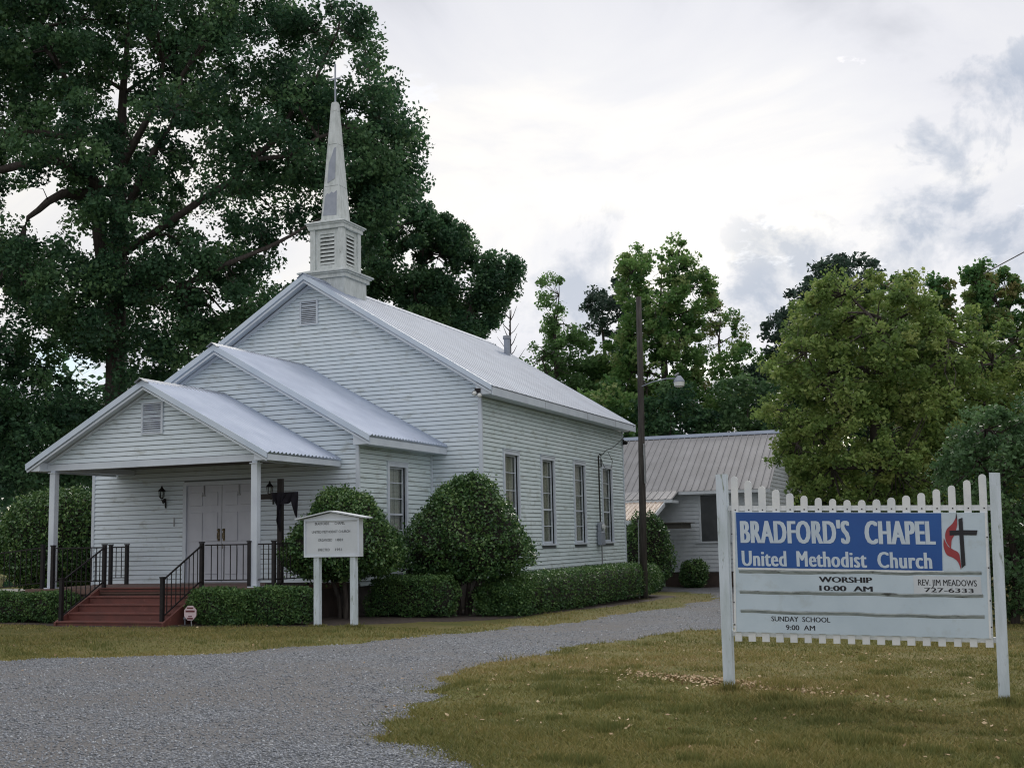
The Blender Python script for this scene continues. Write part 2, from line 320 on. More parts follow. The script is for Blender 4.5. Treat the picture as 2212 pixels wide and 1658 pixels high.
i = np.arange((nx-1)*(ny-1)); a = (i//(nx-1))*nx+i % (nx-1)
Z = G(X, Y)+uneven(X, Y)*(np.abs(X) < 41)*(np.abs(Y) < 37)
link('ground', fast('ground', np.stack([X, Y, Z], 1), np.stack([a, a+1, a+nx+1, a+nx], 1), M['lawn'], smooth=True), kind='structure')
def gsurf(x, y): return G(x, y)+uneven(x, y)
# gravel sheet: sinks under the turf at its ragged edge
X, Y, F = grid(-40, 20, -36, 16, .2)
sd = np.where(inpoly(X, Y, DRIVE), 1, -1)*polydist(X, Y, DRIVE)
rag = (vnoise(X, Y, 1.3, 9)-.5)*.55+(vnoise(X, Y, 3.7, 10)-.5)*.35
Z = gsurf(X, Y)+np.clip((sd+rag)*.09, -.06, .022)
keep = (sd[F] > -.75).any(1); F = F[keep]; u, inv = np.unique(F, return_inverse=True)
link('gravel_driveway', fast('gravel_driveway', np.stack([X, Y, Z], 1)[u], inv.reshape(F.shape), M['gravel'], smooth=True), kind='structure')
# mulch bed along the church
MULCH = [(-9.5, -6.35), (-6, -6.75), (-5.5, -7.2), (-3.1, -7.2), (-2.6, -6.75), (-.3, -6.45), (.6, -5.2), (1.25, -4.3), (1.7, -2.6), (2.05, 2), (2.15, 8.9), (1.2, 9.6), (-.5, 9.2), (-.5, -1), (-2, -5), (-9.5, -5)]
X, Y, F = grid(-10, 3, -8, 10, .2)
sd = np.where(inpoly(X, Y, MULCH), 1, -1)*polydist(X, Y, MULCH)+(vnoise(X, Y, 2.2, 12)-.5)*.25
Z = gsurf(X, Y)+np.clip(sd*.12, -.05, .016)
keep = (sd[F] > -.35).any(1); F = F[keep]; u, inv = np.unique(F, return_inverse=True)
link('mulch_bed', fast('mulch_bed', np.stack([X, Y, Z], 1)[u], inv.reshape(F.shape), M['mulch'], smooth=True), kind='structure')
# pale gravel lot behind on the left
X, Y, F = grid(-34, -12, 4, 16, .8)
link('gravel_lot', fast('gravel_lot', np.stack([X, Y, gsurf(X, Y)+.02], 1), F, M['concrete'], smooth=True), kind='structure')

# gravel stones
def stones():
    n = 150000; th = RNG.uniform(-.60, .60, n); ca = math.atan2(FWD[1], FWD[0]); r = 5.5+RNG.exponential(6.5, n)
    x = CAM[0]+np.cos(ca+th)*r; y = CAM[1]+np.sin(ca+th)*r
    ins = inpoly(x, y, DRIVE); sd = np.where(ins, 1, -1)*polydist(x, y, DRIVE)+(vnoise(x, y, 1.3, 9)-.5)*.55+(vnoise(x, y, 3.7, 10)-.5)*.35
    k = ((sd > 0) | ((sd > -.45) & (RNG.random(n) < np.exp(sd*7)))) & (r < 34); x, y, sd, r = x[k][:52000], y[k][:52000], sd[k][:52000], r[k][:52000]; n = len(x)
    o = np.array([(1, 0, 0), (0, 1, 0), (-1, 0, 0), (0, -1, 0), (0, 0, .8), (0, 0, -.6)], float)
    f = np.array([(0, 1, 4), (1, 2, 4), (2, 3, 4), (3, 0, 4), (1, 0, 5), (2, 1, 5), (3, 2, 5), (0, 3, 5)])
    V = o[None]*RNG.uniform(.6, 1.25, (n, 6, 1)); an = RNG.uniform(0, 6.28, n); c, s = np.cos(an)[:, None], np.sin(an)[:, None]
    V[:, :, 0] *= RNG.uniform(.8, 1.4, n)[:, None]
    V = np.stack([V[:, :, 0]*c-V[:, :, 1]*s, V[:, :, 0]*s+V[:, :, 1]*c, V[:, :, 2]+V[:, :, 0]*.25], 2)
    sz = (RNG.uniform(.006, .0125, n)*(1+np.clip((r-8)/30, 0, .6)))[:, None, None]; z = gsurf(x, y)+np.clip(sd*.09, -.02, .022)+.002
    V = V*sz+np.stack([x, y, z], 1)[:, None]
    F = (f[None]+np.arange(n)[:, None, None]*6).reshape(-1, 3)
    t = np.repeat(np.clip(RNG.normal(.45, .19, n), 0, 1), 8)
    link('loose_gravel', fast('loose_gravel', V.reshape(-1, 3), F, M['stonem'], t), kind='stuff', label='loose grey stones lying over the gravel driveway')
stones()
# grass blades
def grass():
    n = 900000; th = RNG.uniform(-.55, .55, n); ca = math.atan2(FWD[1], FWD[0]); r = 5.8+RNG.exponential(7.5, n)
    x = CAM[0]+np.cos(ca+th)*r; y = CAM[1]+np.sin(ca+th)*r
    sd = np.where(inpoly(x, y, DRIVE), 1, -1)*polydist(x, y, DRIVE)+(vnoise(x, y, 1.3, 9)-.5)*.55+(vnoise(x, y, 3.7, 10)-.5)*.35
    church = (x < 1.9) & (y > -6.2)
    dens = .35+.65*vnoise(x, y, 2.3, 21)
    k = ((sd < 0) | ((sd < .5) & (RNG.random(n) < .25*np.exp(-sd*5)))) & ~inpoly(x, y, MULCH) & ~church & (RNG.random(n) < dens) & (r < 42)
    x, y, r = x[k][:360000], y[k][:360000], r[k][:360000]; n = len(x)
    tuft = []
    for tx, ty, cnt in ((7.98, -12.62, 700), (10.52, -12.80, 700), (-.40, -6.40, 350), (.31, -6.40, 350), (1.80, 6.40, 300)): tuft.append(np.stack([RNG.normal(tx, .07, cnt), RNG.normal(ty, .06, cnt)], 1))
    tuft = np.concatenate(tuft); x = np.r_[x, tuft[:, 0]]; y = np.r_[y, tuft[:, 1]]; r = np.hypot(x-CAM[0], y-CAM[1]); z = gsurf(x, y)-.004; nb = n; n = len(x)
    h = RNG.uniform(.012, .042, n)*(.6+.8*vnoise(x, y, 1.1, 22)); h[nb:] *= 1.5; w = .0035*(1+r/14)
    a = RNG.uniform(0, 6.28, n); lx = RNG.normal(0, .8, n)*h; ly = RNG.normal(0, .8, n)*h
    dx, dy = np.cos(a)*w, np.sin(a)*w
    V = np.stack([np.stack([x-dx, y-dy, z], 1), np.stack([x+dx, y+dy, z], 1), np.stack([x+lx, y+ly, z+h], 1)], 1).reshape(-1, 3)
    cl = (vnoise(x, y, 3.4, 27) > .80); V[2::3, 2] += np.where(cl, h*.9, 0)
    pt = vnoise(x, y, .5, 23)*.55+vnoise(x, y, 2.5, 24)*.35-.25*cl
    link('grass_blades', fast('grass_blades', V, np.arange(3*n).reshape(n, 3), M['grassb'], np.clip(pt+RNG.normal(-.05, .2, n), 0, 1)), kind='stuff', label='short mown grass with olive and straw patches')
grass()
def litter():
    n = 900; t = RNG.normal(0, .42, n); x = 7.75+t*1.5; y = -12.15-t*.55+RNG.normal(0, .16, n)
    n2 = 500; x = np.r_[x, RNG.uniform(5.5, 13, n2), RNG.uniform(-3, 7, 160)]; y = np.r_[y, RNG.uniform(-16.5, -8, n2), RNG.uniform(-17, -6, 160)]
    V, F = leaves(np.stack([x, y, gsurf(x, y)+.02], 1), .042, 1.5)
    link('leaf_litter', fast('leaf_litter', V, F, M['litter'], RNG.random(len(x))), kind='stuff', label='pale dry leaves scattered in the grass by the sign post')
litter()

# ------------------------------------------------------------------ church
church = empty('church', (-4.37, 0, -.63), label='white clapboard chapel with two stepped gables, red steps and a pointed steeple', cat='church')
P_ = .098
def board(parent, o, u, n, a0b, a1b, a0t, a1t, z0, z1, m, name='siding_board', bucket=None):
    """one lapped board on plane through o, run along u, facing n"""
    o = np.array(o, float); u = np.array(u, float); n = np.array(n, float); dv = random.uniform(-.001, .001); z0 = z0+.012
    def q(a, d, z): p = o+u*a+n*d; return (p[0], p[1], z)
    v = [q(a0b, 0, z0), q(a1b, 0, z0), q(a1b, .026+dv, z0), q(a0b, .026+dv, z0), q(a0t, 0, z1), q(a1t, 0, z1), q(a1t, .008, z1), q(a0t, .008, z1)]
    f = [(0, 1, 2, 3), (4, 7, 6, 5), (3, 2, 6, 7), (0, 3, 7, 4), (1, 5, 6, 2)]
    if bucket is not None: bucket.add(v, f); return
    me = bpy.data.meshes.new(name); me.from_pydata(v, [], f); me.materials.append(m); link(name, me, parent)
XR = -4.37; XL = 2*XR; RS = .62            # nave axis, left corner, roof slope
EZ = 4.15; EX = .38; APX = EZ+RS*(4.37+EX)
sid_top = lambda x: APX-.20-RS*abs(x-XR)    # underside of the roof at the wall plane
LEN = 11.08
# nave walls: core + boards
WIN = [(1.36, 2.22), (3.86, 4.72), (6.38, 7.24), (8.88, 9.76)]; WZ0, WZ1 = .66, 2.74
def pierced(bb, xa, xb, y0, y1, z0, z1, wins, wz0, wz1):
    bb.box((xa, y0, z0), (xb, y1, wz0)).box((xa, y0, wz1), (xb, y1, z1)); e = [y0]+[q for w in wins for q in w]+[y1]
    for k in range(0, len(e), 2): bb.box((xa, e[k], wz0), (xb, e[k+1], wz1))
    return bb
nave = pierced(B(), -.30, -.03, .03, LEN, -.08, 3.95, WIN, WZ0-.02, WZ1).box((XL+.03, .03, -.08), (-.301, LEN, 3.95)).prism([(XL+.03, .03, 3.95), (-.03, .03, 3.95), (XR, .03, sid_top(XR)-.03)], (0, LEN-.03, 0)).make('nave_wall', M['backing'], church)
B().box((XL, .07, -.08), (XL+.029, LEN, 4.0)).make('left_wall_siding', M['siding'], nave); B().box((XL, LEN+.001, -.08), (0, LEN+.03, 4.0)).prism([(XL, LEN+.001, 4.0), (0, LEN+.001, 4.0), (XR, LEN+.001, sid_top(XR)-.03)], (0, .028, 0)).make('rear_wall_siding', M['siding'], nave)
B().box((XL+.06, .06, -1.2), (-.06, LEN-.02, -.085)).make('foundation', M['found'], church)
def rows(z0, z1): 
    k = 0
    while z0+k*P_ < z1-.02:
        yield z0+k*P_, min(z0+(k+1)*P_, z1); k += 1
XN0, XN1, YN = -7.84, -1.247, -3.366; XC = -4.545; NS = .566; NEX = .37; NEZ = 2.88; NAP = NEZ+NS*(XN1+NEX-XC)
nsid = lambda x: NAP-.17-NS*abs(x-XC)
for z0, z1 in rows(-.08, sid_top(XR)-.02):
    def lim(z):
        h = (APX-.20-z)/RS; return max(XL+.06, XR-h), min(-.06, XR+h)
    l0, r0 = lim(z0); l1, r1 = lim(z1)
    if z1 < 2.62:
        board(nave, (0, .03, 0), (1, 0, 0), (0, -1, 0), XN1+.02, r0, XN1+.02, r1, z0, z1, M['siding'])
    elif r1 > l1: board(nave, (0, .03, 0), (1, 0, 0), (0, -1, 0), l0, r0, l1, r1, z0, z1, M['siding'])
# side wall boards broken by the windows
small = B()
for z0, z1 in rows(-.08, 3.96):
    if z1 <= WZ0-.1 or z0 >= WZ1+.1: board(nave, (-.03, 0, 0), (0, 1, 0), (1, 0, 0), .06, LEN-.06, .06, LEN-.06, z0, z1, M['siding_side'])
    else:
        e = [.06]+[q for w in WIN for q in (w[0]-.09, w[1]+.09)]+[LEN-.06]
        for k in range(5):
            board(nave, (-.03, 0, 0), (0, 1, 0), (1, 0, 0), e[2*k], e[2*k+1], e[2*k], e[2*k+1], z0, z1, M['siding_side'], bucket=small if k > 2 else None)
small.make('siding_boards_far', M['siding_side'], nave, kind='stuff')
cb = B()
for x, y in ((-.06, .012), ):
    cb.box((-.07, 0, -.09), (.012, .07, 4.0))
cb.make('corner_board', M['trim'], nave)
B().box((-.07, LEN-.065, -.09), (.012, LEN+.01, 4.0)).make('corner_board', M['trim'], nave)
B().box((XL-.012, 0, -.09), (XL+.07, .07, 4.0)).make('corner_board', M['trim'], nave)

def window(parent, o, u, n, a0, a1, z0, z1, panes=5, sill=True, mtrim=None):
    o = np.array(o, float); u = np.array(u, float); n = np.array(n, float); mtrim = mtrim or M['trim']
    def bx(bb, a, b, d0, d1, za, zb):
        c = [o+u*a+n*d0, o+u*b+n*d1]; return bb.box((c[0][0], c[0][1], za), (c[1][0], c[1][1], zb))
    fr = B(); w = .085
    bx(fr, a0-w, a0, -.10, .045, z0-.02, z1+w); bx(fr, a1, a1+w, -.10, .045, z0-.02, z1+w); bx(fr, a0, a1, -.10, .045, z1, z1+w)
    f = fr.make('window', mtrim, parent)
    s = B(); bx(s, a0-w-.03, a1+w+.03, -.08, .085, z0-.065, z0-.02); s.make('sill', mtrim, f)
    s = B(); bx(s, a0-w-.01, a1+w+.01, -.01, .06, z1+w, z1+w+.025); s.make('head_cap', mtrim, f)
    sa = B(); t = .035
    bx(sa, a0, a0+t, -.075, -.035, z0-.02, z1); bx(sa, a1-t, a1, -.075, -.035, z0-.02, z1); bx(sa, a0+t, a1-t, -.075, -.035, z1-t, z1); bx(sa, a0+t, a1-t, -.075, -.035, z0-.02, z0+t)
    for k in range(1, panes):
        z = z0+(z1-z0)*k/panes; h = .02 if k == panes//2 else .009
        bx(sa, a0+t, a1-t, -.070 if k != panes//2 else -.075, -.040 if k != panes//2 else -.028, z-h, z+h)
    sa.make('sash', mtrim, f)
    for k in range(panes):
        g = B(); za = z0+(z1-z0)*k/panes+.01; zb = z0+(z1-z0)*(k+1)/panes-.01
        bx(g, a0+t, a1-t, -.058, -.054, za, zb); g.make('pane', M['glass'], f)
    c = B(); am = a0+(a1-a0)*.62
    bx(c, a0, am-.02, -.115, -.105, z0, z1); bx(c, am+.02, a1, -.122, -.112, z0, z1); c.make('curtain', M['curtain'], f)
    d = B(); bx(d, a0-.05, a1+.05, -.20, -.19, z0-.05, z1+.05); d.make('room_behind', M['dark'], f)
    return f
for w in WIN: window(nave, (-.03, 0, 0), (0, 1, 0), (1, 0, 0), w[0], w[1], WZ0, WZ1)
def roof_slope(parent, m, eave0, eave1, ridge0, ridge1, period, height, name='roof_sheet', kind='corr', thick=.012):
    """metal sheet; ribs run eave->ridge"""
    e0, e1, r0, r1 = map(lambda q: np.array(q, float), (eave0, eave1, ridge0, ridge1))
    nrm = np.cross(e1-e0, r0-e0); nrm /= np.linalg.norm(nrm); nrm *= np.sign(nrm[2]); Ln = np.linalg.norm(e1-e0); n = max(1, round(Ln/period)); prof = []
    if kind == 'corr': k = 6; prof = [(i/(n*k), .5-.5*math.cos(2*math.pi*i/k)) for i in range(n*k+1)]
    else:
        for i in range(n):
            a = i/n; w = .018/Ln; prof += [(a, 1 if i else 0), (a+w, 1), (a+w*1.6, 0), ((i+1)/n-w*1.6, 0), ((i+1)/n-w, 1)]
        prof += [(1, 0)]
    V = []
    for t, h in prof:
        a = e0+(e1-e0)*t; b = r0+(r1-r0)*t; V += [a+nrm*(h*height+.004), b+nrm*(h*height+.004), a-nrm*thick, b-nrm*thick]
    F = []
    for i in range(len(prof)-1):
        j = 4*i; F += [(j, j+4, j+5, j+1), (j+2, j+3, j+7, j+6), (j, j+2, j+6, j+4), (j+1, j+5, j+7, j+3)]
    j = 4*(len(prof)-1); F += [(0, 1, 3, 2), (j, j+2, j+3, j+1)]
    return B().add(V, F).make(name, m, parent)
def gable_roof(parent, xc, xl, xr, ez, slope, y0, y1, m, period, rh, kind, deckm, th=.10):
    apex = ez+slope*(xr-xc); s = []
    for sx, xe in ((1, xr), (-1, xl)):
        za = ez-.02; zp = za+slope*abs(xe-xc)
        s.append(roof_slope(parent, m, (xe+sx*.04, y0-.02, ez-.04*slope), (xe+sx*.04, y1, ez-.04*slope), (xc, y0-.02, ez+slope*abs(xe-xc)), (xc, y1, ez+slope*abs(xe-xc)), period, rh, kind=kind))
        B().prism([(xe, y0, za-.005), (xc, y0, zp-.005), (xc, y0, zp-th-.005), (xe, y0, za-th-.005)], (0, y1-y0, 0)).make('roof_deck', deckm, parent)
    return apex
def rake_boards(parent, xc, xl, xr, ez, slope, y, h=.16, drop=.0, m=None, d=.03, name='rake_board'):
    for xe in (xr, xl):
        za = ez-drop; zp = za+slope*abs(xe-xc)
        B().prism([(xe, y, za), (xc, y, zp), (xc, y, zp-h), (xe, y, za-h)], (0, -d, 0)).make(name, m or M['rake'], parent)
roof = B().box((XR-.05, 1, 6.2), (XR+.05, 1.1, 6.3)).make('nave_roof', M['trim'], church)
gable_roof(roof, XR, XL-EX, EX, EZ, RS, -.30, LEN+.05, M['roof'], .30, .009, 'rib', M['trim'])
rake_boards(roof, XR, XL-EX-.02, EX+.02, EZ, RS, -.30, .13, .0)
rake_boards(roof, XR, XL-EX, EX, EZ, RS, -.30, .05, .145, M['trim'], -.02, 'rake_moulding')
rake_boards(roof, XR, XL-.05, .05, EZ+RS*(EX-.05), RS, .008, .10, .16, M['trim'], .012, 'frieze_board')
B().prism([(XR-.16, -.36, APX-.16*RS+.012), (XR, -.36, APX+.022), (XR+.16, -.36, APX-.16*RS+.012), (XR+.16, -.36, APX-.16*RS+.020), (XR, -.36, APX+.034), (XR-.16, -.36, APX-.16*RS+.020)], (0, LEN+.42, 0)).make('ridge_cap', M['roof'], roof)
for sx, x0 in ((1, 0), (-1, XL)):       # boxed eaves
    B().prism([(x0, -.27, 3.955), (x0+sx*EX, -.27, 3.955), (x0+sx*EX, -.27, EZ-.135), (x0, -.27, EZ+RS*EX-.14)], (0, LEN+.30, 0)).make('soffit_box', M['trim'], roof)
    B().box((x0+sx*(EX+.004), -.28, 3.93), (x0+sx*(EX+.028), LEN+.04, EZ-.045)).make('fascia', M['trim'], roof)
    B().box((x0+sx*(EX+.0285), -.285, EZ-.043), (x0+sx*(EX+.034), LEN+.045, EZ-.028)).make('drip_edge', M['ridge'], roof)
for y in (3.1, 6.4, 9.0): B().box((EX+.0285, y, 3.931), (EX+.031, y+.012, EZ-.05)).make('fascia_joint', M['grey'], roof)
def vent(parent, x0, x1, z0, z1, y, n, m=None):
    f = B().box((x0-.04, y-.03, z0-.03), (x0, y, z1+.03)).box((x1, y-.03, z0-.03), (x1+.045, y, z1+.03)).box((x0, y-.03, z1), (x1, y, z1+.03)).box((x0, y-.03, z0-.03), (x1, y, z0)).make('gable_vent', m or M['trim'], parent)
    B().box((x0, y-.004, z0), (x1, y-.002, z1)).make('vent_back', M['dark'], f)
    for k in range(n):
        z = z0+(z1-z0)*(k+.5)/n; h = (z1-z0)/n*.33
        B().prism([(x0, y-.028, z-h), (x0, y-.006, z+h*.9), (x0, y-.003, z+h*.9), (x0, y-.024, z-h)], (x1-x0, 0, 0)).make('slat', M['trim'], f)
vent(nave, -4.62, -4.21, 5.96, 6.50, .012, 12)
# narthex
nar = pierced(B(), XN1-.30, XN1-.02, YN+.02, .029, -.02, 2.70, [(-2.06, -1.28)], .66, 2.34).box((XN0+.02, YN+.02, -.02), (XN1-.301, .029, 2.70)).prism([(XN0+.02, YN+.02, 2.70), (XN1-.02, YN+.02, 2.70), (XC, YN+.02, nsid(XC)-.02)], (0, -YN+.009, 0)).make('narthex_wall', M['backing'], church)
B().box((XN0-.005, YN+.06, -.02), (XN0+.019, .02, 2.75)).make('left_wall_siding', M['siding'], nar)
B().box((XN0+.05, YN+.05, -1.2), (XN1-.05, -.02, -.03)).make('foundation', M['found'], church)
DX0, DX1, DZ = -5.36, -3.62, 2.03
for z0, z1 in rows(-.02, nsid(XC)-.02):
    def lim(z):
        h = (NAP-.17-z)/NS; return max(XN0+.05, XC-h), min(XN1-.05, XC+h)
    l0, r0 = lim(z0); l1, r1 = lim(z1); o = (0, YN+.02, 0)
    if z0 < DZ+.06:
        board(nar, o, (1, 0, 0), (0, -1, 0), l0, DX0-.08, l1, DX0-.08, z0, z1, M['siding']); board(nar, o, (1, 0, 0), (0, -1, 0), DX1+.08, r0, DX1+.08, r1, z0, z1, M['siding'])
    else: board(nar, o, (1, 0, 0), (0, -1, 0), l0, r0, l1, r1, z0, z1, M['siding'])
NW = (-2.06, -1.28); NZ0, NZ1 = .68, 2.34
for z0, z1 in rows(-.10, 2.72):
    o = (XN1-.02, 0, 0)
    if z1 <= NZ0-.1 or z0 >= NZ1+.1: board(nar, o, (0, 1, 0), (1, 0, 0), YN+.05, .008, YN+.05, .008, z0, z1, M['siding_side'])
    else:
        board(nar, o, (0, 1, 0), (1, 0, 0), YN+.05, NW[0]-.08, YN+.05, NW[0]-.08, z0, z1, M['siding_side']); board(nar, o, (0, 1, 0), (1, 0, 0), NW[1]+.08, .008, NW[1]+.08, .008, z0, z1, M['siding_side'])
window(nar, (XN1-.02, 0, 0), (0, 1, 0), (1, 0, 0), NW[0], NW[1], NZ0, NZ1)
B().box((XN1-.06, YN-.012, -.03), (XN1+.012, YN+.055, 2.72)).make('corner_board', M['trim'], nar)
B().box((XN0-.012, YN-.012, -.03), (XN0+.06, YN+.055, 2.72)).make('corner_board', M['trim'], nar)
nroof = B().box((XC-.05, -1, 4.3), (XC+.05, -.9, 4.4)).make('narthex_roof', M['trim'], church)
gable_roof(nroof, XC, XN0-NEX+.02, XN1+NEX, NEZ, NS, YN-.25, .006, M['corr'], .135, .038, 'corr', M['trim'])
rake_boards(nroof, XC, XN0-NEX, XN1+NEX+.02, NEZ, NS, YN-.25, .13)
rake_boards(nroof, XC, XN0-NEX+.02, XN1+NEX, NEZ, NS, YN-.25, .045, .145, M['trim'], -.02, 'rake_moulding')
rake_boards(nroof, XC, XN0-.05, XN1+.05, NEZ+NS*(NEX-.05), NS, YN-.003, .08, .15, M['trim'], .012, 'frieze_board')
def ridge_cap(parent, xc, ap, slope, y0, y1, w=.13):
    B().prism([(xc-w, y0, ap-w*slope+.022), (xc, y0, ap+.03), (xc+w, y0, ap-w*slope+.022), (xc+w, y0, ap-w*slope+.032), (xc, y0, ap+.045), (xc-w, y0, ap-w*slope+.032)], (0, y1-y0, 0)).make('ridge_cap', M['ridge'], parent)
ridge_cap(nroof, XC, NAP, NS, YN-.34, .006)
B().prism([(XN1, YN-.22, 2.70), (XN1+NEX, YN-.22, 2.70), (XN1+NEX, YN-.22, NEZ-.135), (XN1, YN-.22, NEZ+NS*NEX-.14)], (0, -YN+.22+.008, 0)).make('soffit_box', M['trim'], nroof)
B().box((XN1+NEX+.004, YN-.24, 2.685), (XN1+NEX+.026, .006, NEZ-.06)).make('fascia', M['trim'], nroof)
B().box((XN0-NEX+.02, YN-.22, 2.70), (XN0, .008, NEZ-.13)).make('soffit_box', M['trim'], nroof)
B().box((XN1-.004, -.03, -.02), (XN1+.034, .012, 2.70)).make('inner_corner_trim', M['trim'], nar)
# doors
df = B().box((DX0-.08, YN-.03, 0), (DX0, YN+.06, DZ+.08)).box((DX1, YN-.03, 0), (DX1+.08, YN+.06, DZ+.08)).box((DX0, YN-.03, DZ), (DX1, YN+.06, DZ+.08)).make('door_frame', M['trim'], nar)
for a, b_, s in ((DX0, (DX0+DX1)/2-.004, 1), ((DX0+DX1)/2+.004, DX1, -1)):
    d = B().box((a+.006, YN+.012, .015), (b_, YN+.05, DZ-.006)).make('door', M['door'], df)
    w = (b_-a); 
    for px0, px1 in ((a+.09, a+w/2-.04), (a+w/2+.04, b_-.09)):
        for z0, z1 in ((.18, .72), (.86, 1.46), (1.60, 1.88)):
            B().box((px0, YN-.006, z0), (px1, YN+.0118, z1)).make('door_panel', M['door'], d, bevel=.006)
    hx = b_-.06 if s > 0 else a+.06
    h = B().box((hx-.022, YN-.004, .86), (hx+.022, YN+.0116, 1.12)).tube([(hx, YN-.008, .90), (hx, YN-.05, .92), (hx, YN-.05, 1.02), (hx, YN-.008, 1.04)], .009, 6).sphere((hx, YN-.02, 1.09), .026)
    h.tube([(hx, YN-.004, .78), (hx, YN-.045, .80), (hx, YN-.045, .70)], .008, 6)
    h.make('door_handle', M['brass'], d)
    cx = (a+b_)/2; B().box((cx-.012, YN-.012, 1.80), (cx+.012, YN+.0116, DZ-.01)).box((cx-.05, YN-.014, 1.795), (cx+.05, YN-.0125, 1.825)).make('wreath_hanger', M['grey'], d)
B().box((DX0-.08, YN-.10, -.02), (DX1+.08, YN-.031, .02)).make('threshold', M['grey'], df)
# porch
XP, YP = -4.425, -5.741; PE = 2.76; PEZ = 2.44; PS = .536; PAP = PEZ+PS*PE; PB = 2.30
posts = [(-6.765, YP), (-2.085, YP)]
deck = B().box((-7.25, -5.93, -.10), (-1.62, YN+.02, 0)).make('porch_deck', M['deck'], church)
B().box((-7.20, -5.90, -1.0), (-1.67, YN+.0, -.101)).make('deck_skirt', M['brown'], deck)
for x, y in posts:
    c = B().box((x-.066, y-.066, .022), (x+.066, y+.066, PB-.03)).box((x-.056, y-.056, PB-.03), (x+.056, y+.056, PB)).make('porch_post', M['trim'], church, bevel=.008)
    B().box((x-.11, y-.10, .001), (x+.11, y+.10, .021)).make('base_plate', M['trim'], c)
    B().box((x-.085, y-.085, PB-.05), (x+.085, y+.085, PB-.031)).make('post_cap', M['trim'], c)
pr_ = B().box((-6.90, YP-.05, PB), (-1.94, YP+.05, PB+.125)).box((-6.82, YP+.05, PB+.005), (-6.70, YN-.02, PB+.12)).box((-2.15, YP+.05, PB+.005), (-2.03, YN-.02, PB+.12)).make('porch_beam', M['trim'], church)
psid = lambda x: PAP-.17-PS*abs(x-XP)
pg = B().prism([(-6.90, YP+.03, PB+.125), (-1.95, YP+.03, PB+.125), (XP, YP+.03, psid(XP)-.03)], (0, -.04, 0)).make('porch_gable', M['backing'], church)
z = PB+.125; 
while z < psid(XP)-.03:
    z1 = min(z+.09, psid(XP)-.01)
    def lim(q):
        h = (PAP-.165-q)/PS; return max(-6.90, XP-h), min(-1.95, XP+h)
    l0, r0 = lim(z); l1, r1 = lim(z1); board(pg, (0, YP-.011, 0), (1, 0, 0), (0, -1, 0), l0, r0, l1, r1, z, z1, M['siding']); z += .09
vent(pg, -4.61, -4.19, 2.94, 3.50, YP-.028, 14)
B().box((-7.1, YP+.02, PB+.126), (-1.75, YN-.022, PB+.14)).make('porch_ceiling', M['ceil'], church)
proof = B().box((XP-.05, -5, 3.4), (XP+.05, -4.9, 3.5)).make('porch_roof', M['trim'], church)
gable_roof(proof, XP, XP-PE, XP+PE, PEZ, PS, YP-.30, YN-.022, M['corr'], .135, .038, 'corr', M['trim'], th=.085)
rake_boards(proof, XP, XP-PE-.02, XP+PE+.02, PEZ, PS, YP-.30, .12)
rake_boards(proof, XP, XP-PE, XP+PE, PEZ, PS, YP-.30, .04, .13, M['trim'], -.02, 'rake_moulding')
rake_boards(proof, XP, XP-2.5, XP+2.5, PEZ+PS*.26, PS, YP-.032, .06, .125, M['trim'], .010, 'frieze_board')
ridge_cap(proof, XP, PAP, PS, YP-.40, YN-.022)
for s in (1, -1):
    xe = XP+s*PE; xi = -1.949 if s > 0 else -6.901
    B().box((xe+s*.004, YP-.29, PEZ-.15), (xe+s*.024, YN-.022, PEZ-.04)).make('fascia', M['trim'], proof)
    B().prism([(xi, YP-.27, PB-.005), (xe-s*.01, YP-.27, PB-.005), (xe-s*.01, YP-.27, PEZ-.12), (xi, YP-.27, PEZ+PS*abs(xe-xi)-.13)], (0, .35, 0)).make('eave_return', M['trim'], proof)
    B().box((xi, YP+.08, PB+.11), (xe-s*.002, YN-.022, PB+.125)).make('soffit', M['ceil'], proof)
# steps
SX0, SX1 = -5.42, -3.12; st = B().box((SX0, -5.96, -.055), (SX1, -5.935, -.02)).make('front_steps', M['red'], church)
B().box((SX0, -5.99, -.001), (SX1, -5.70, .018)).make('top_tread', M['red'], st)
gz = float(G(-4.3, -7.1))
for k in range(4):
    zt = -.135*(k+1)+.01; y1 = -5.965-.28*(k+1)
    B().box((SX0, y1+.02, gz-.3), (SX1, y1+.30, zt-.035)).make('riser', M['red'], st)
    B().box((SX0-.01, y1, zt-.033), (SX1+.01, y1+.30, zt)).make('tread', M['red'], st, bevel=.006)
for x in (SX0-.055, SX1+.012):
    B().prism([(x, -5.94, .0), (x, -5.94, gz-.2), (x, -7.10, gz-.2), (x, -7.10, gz+.06)], (.042, 0, 0)).make('cheek_wall', M['red'], st)

# steeple
bel = B(); cxb, cyb = XR-.02, 1.25
def sq(bb, h, z0, z1, mi=0): return bb.box((cxb-h, cyb-h, z0), (cxb+h, cyb+h, z1), mi)
stp = sq(B(), .555, 5.9, 7.19).make('steeple_base', M['weath'], church)
sq(B(), .615, 7.191, 7.29).make('cornice', M['weath'], stp); 
b = B(); h0, h1 = .685, .655
sq(b, .66, 7.291, 7.33); b.add([(cxb+sx*h, cyb+sy*h, z) for z, h in ((7.331, .70), (7.365, .70), (7.44, .50)) for sx, sy in ((-1, -1), (1, -1), (1, 1), (-1, 1))],
      [(0, 3, 2, 1), (8, 9, 10, 11)]+[(r*4+i, r*4+(i+1) % 4, r*4+4+(i+1) % 4, r*4+4+i) for r in (0, 1) for i in range(4)]); b.make('cornice', M['weath'], stp)
bf = sq(B(), .36, 7.42, 8.46).make('belfry', M['weath'], church)
for sx in (-1, 1):
    for sy in (-1, 1):
        B().box((cxb+sx*.46, cyb+sy*.46, 7.41), (cxb+sx*.325, cyb+sy*.325, 8.46)).make('corner_post', M['weath'], bf)
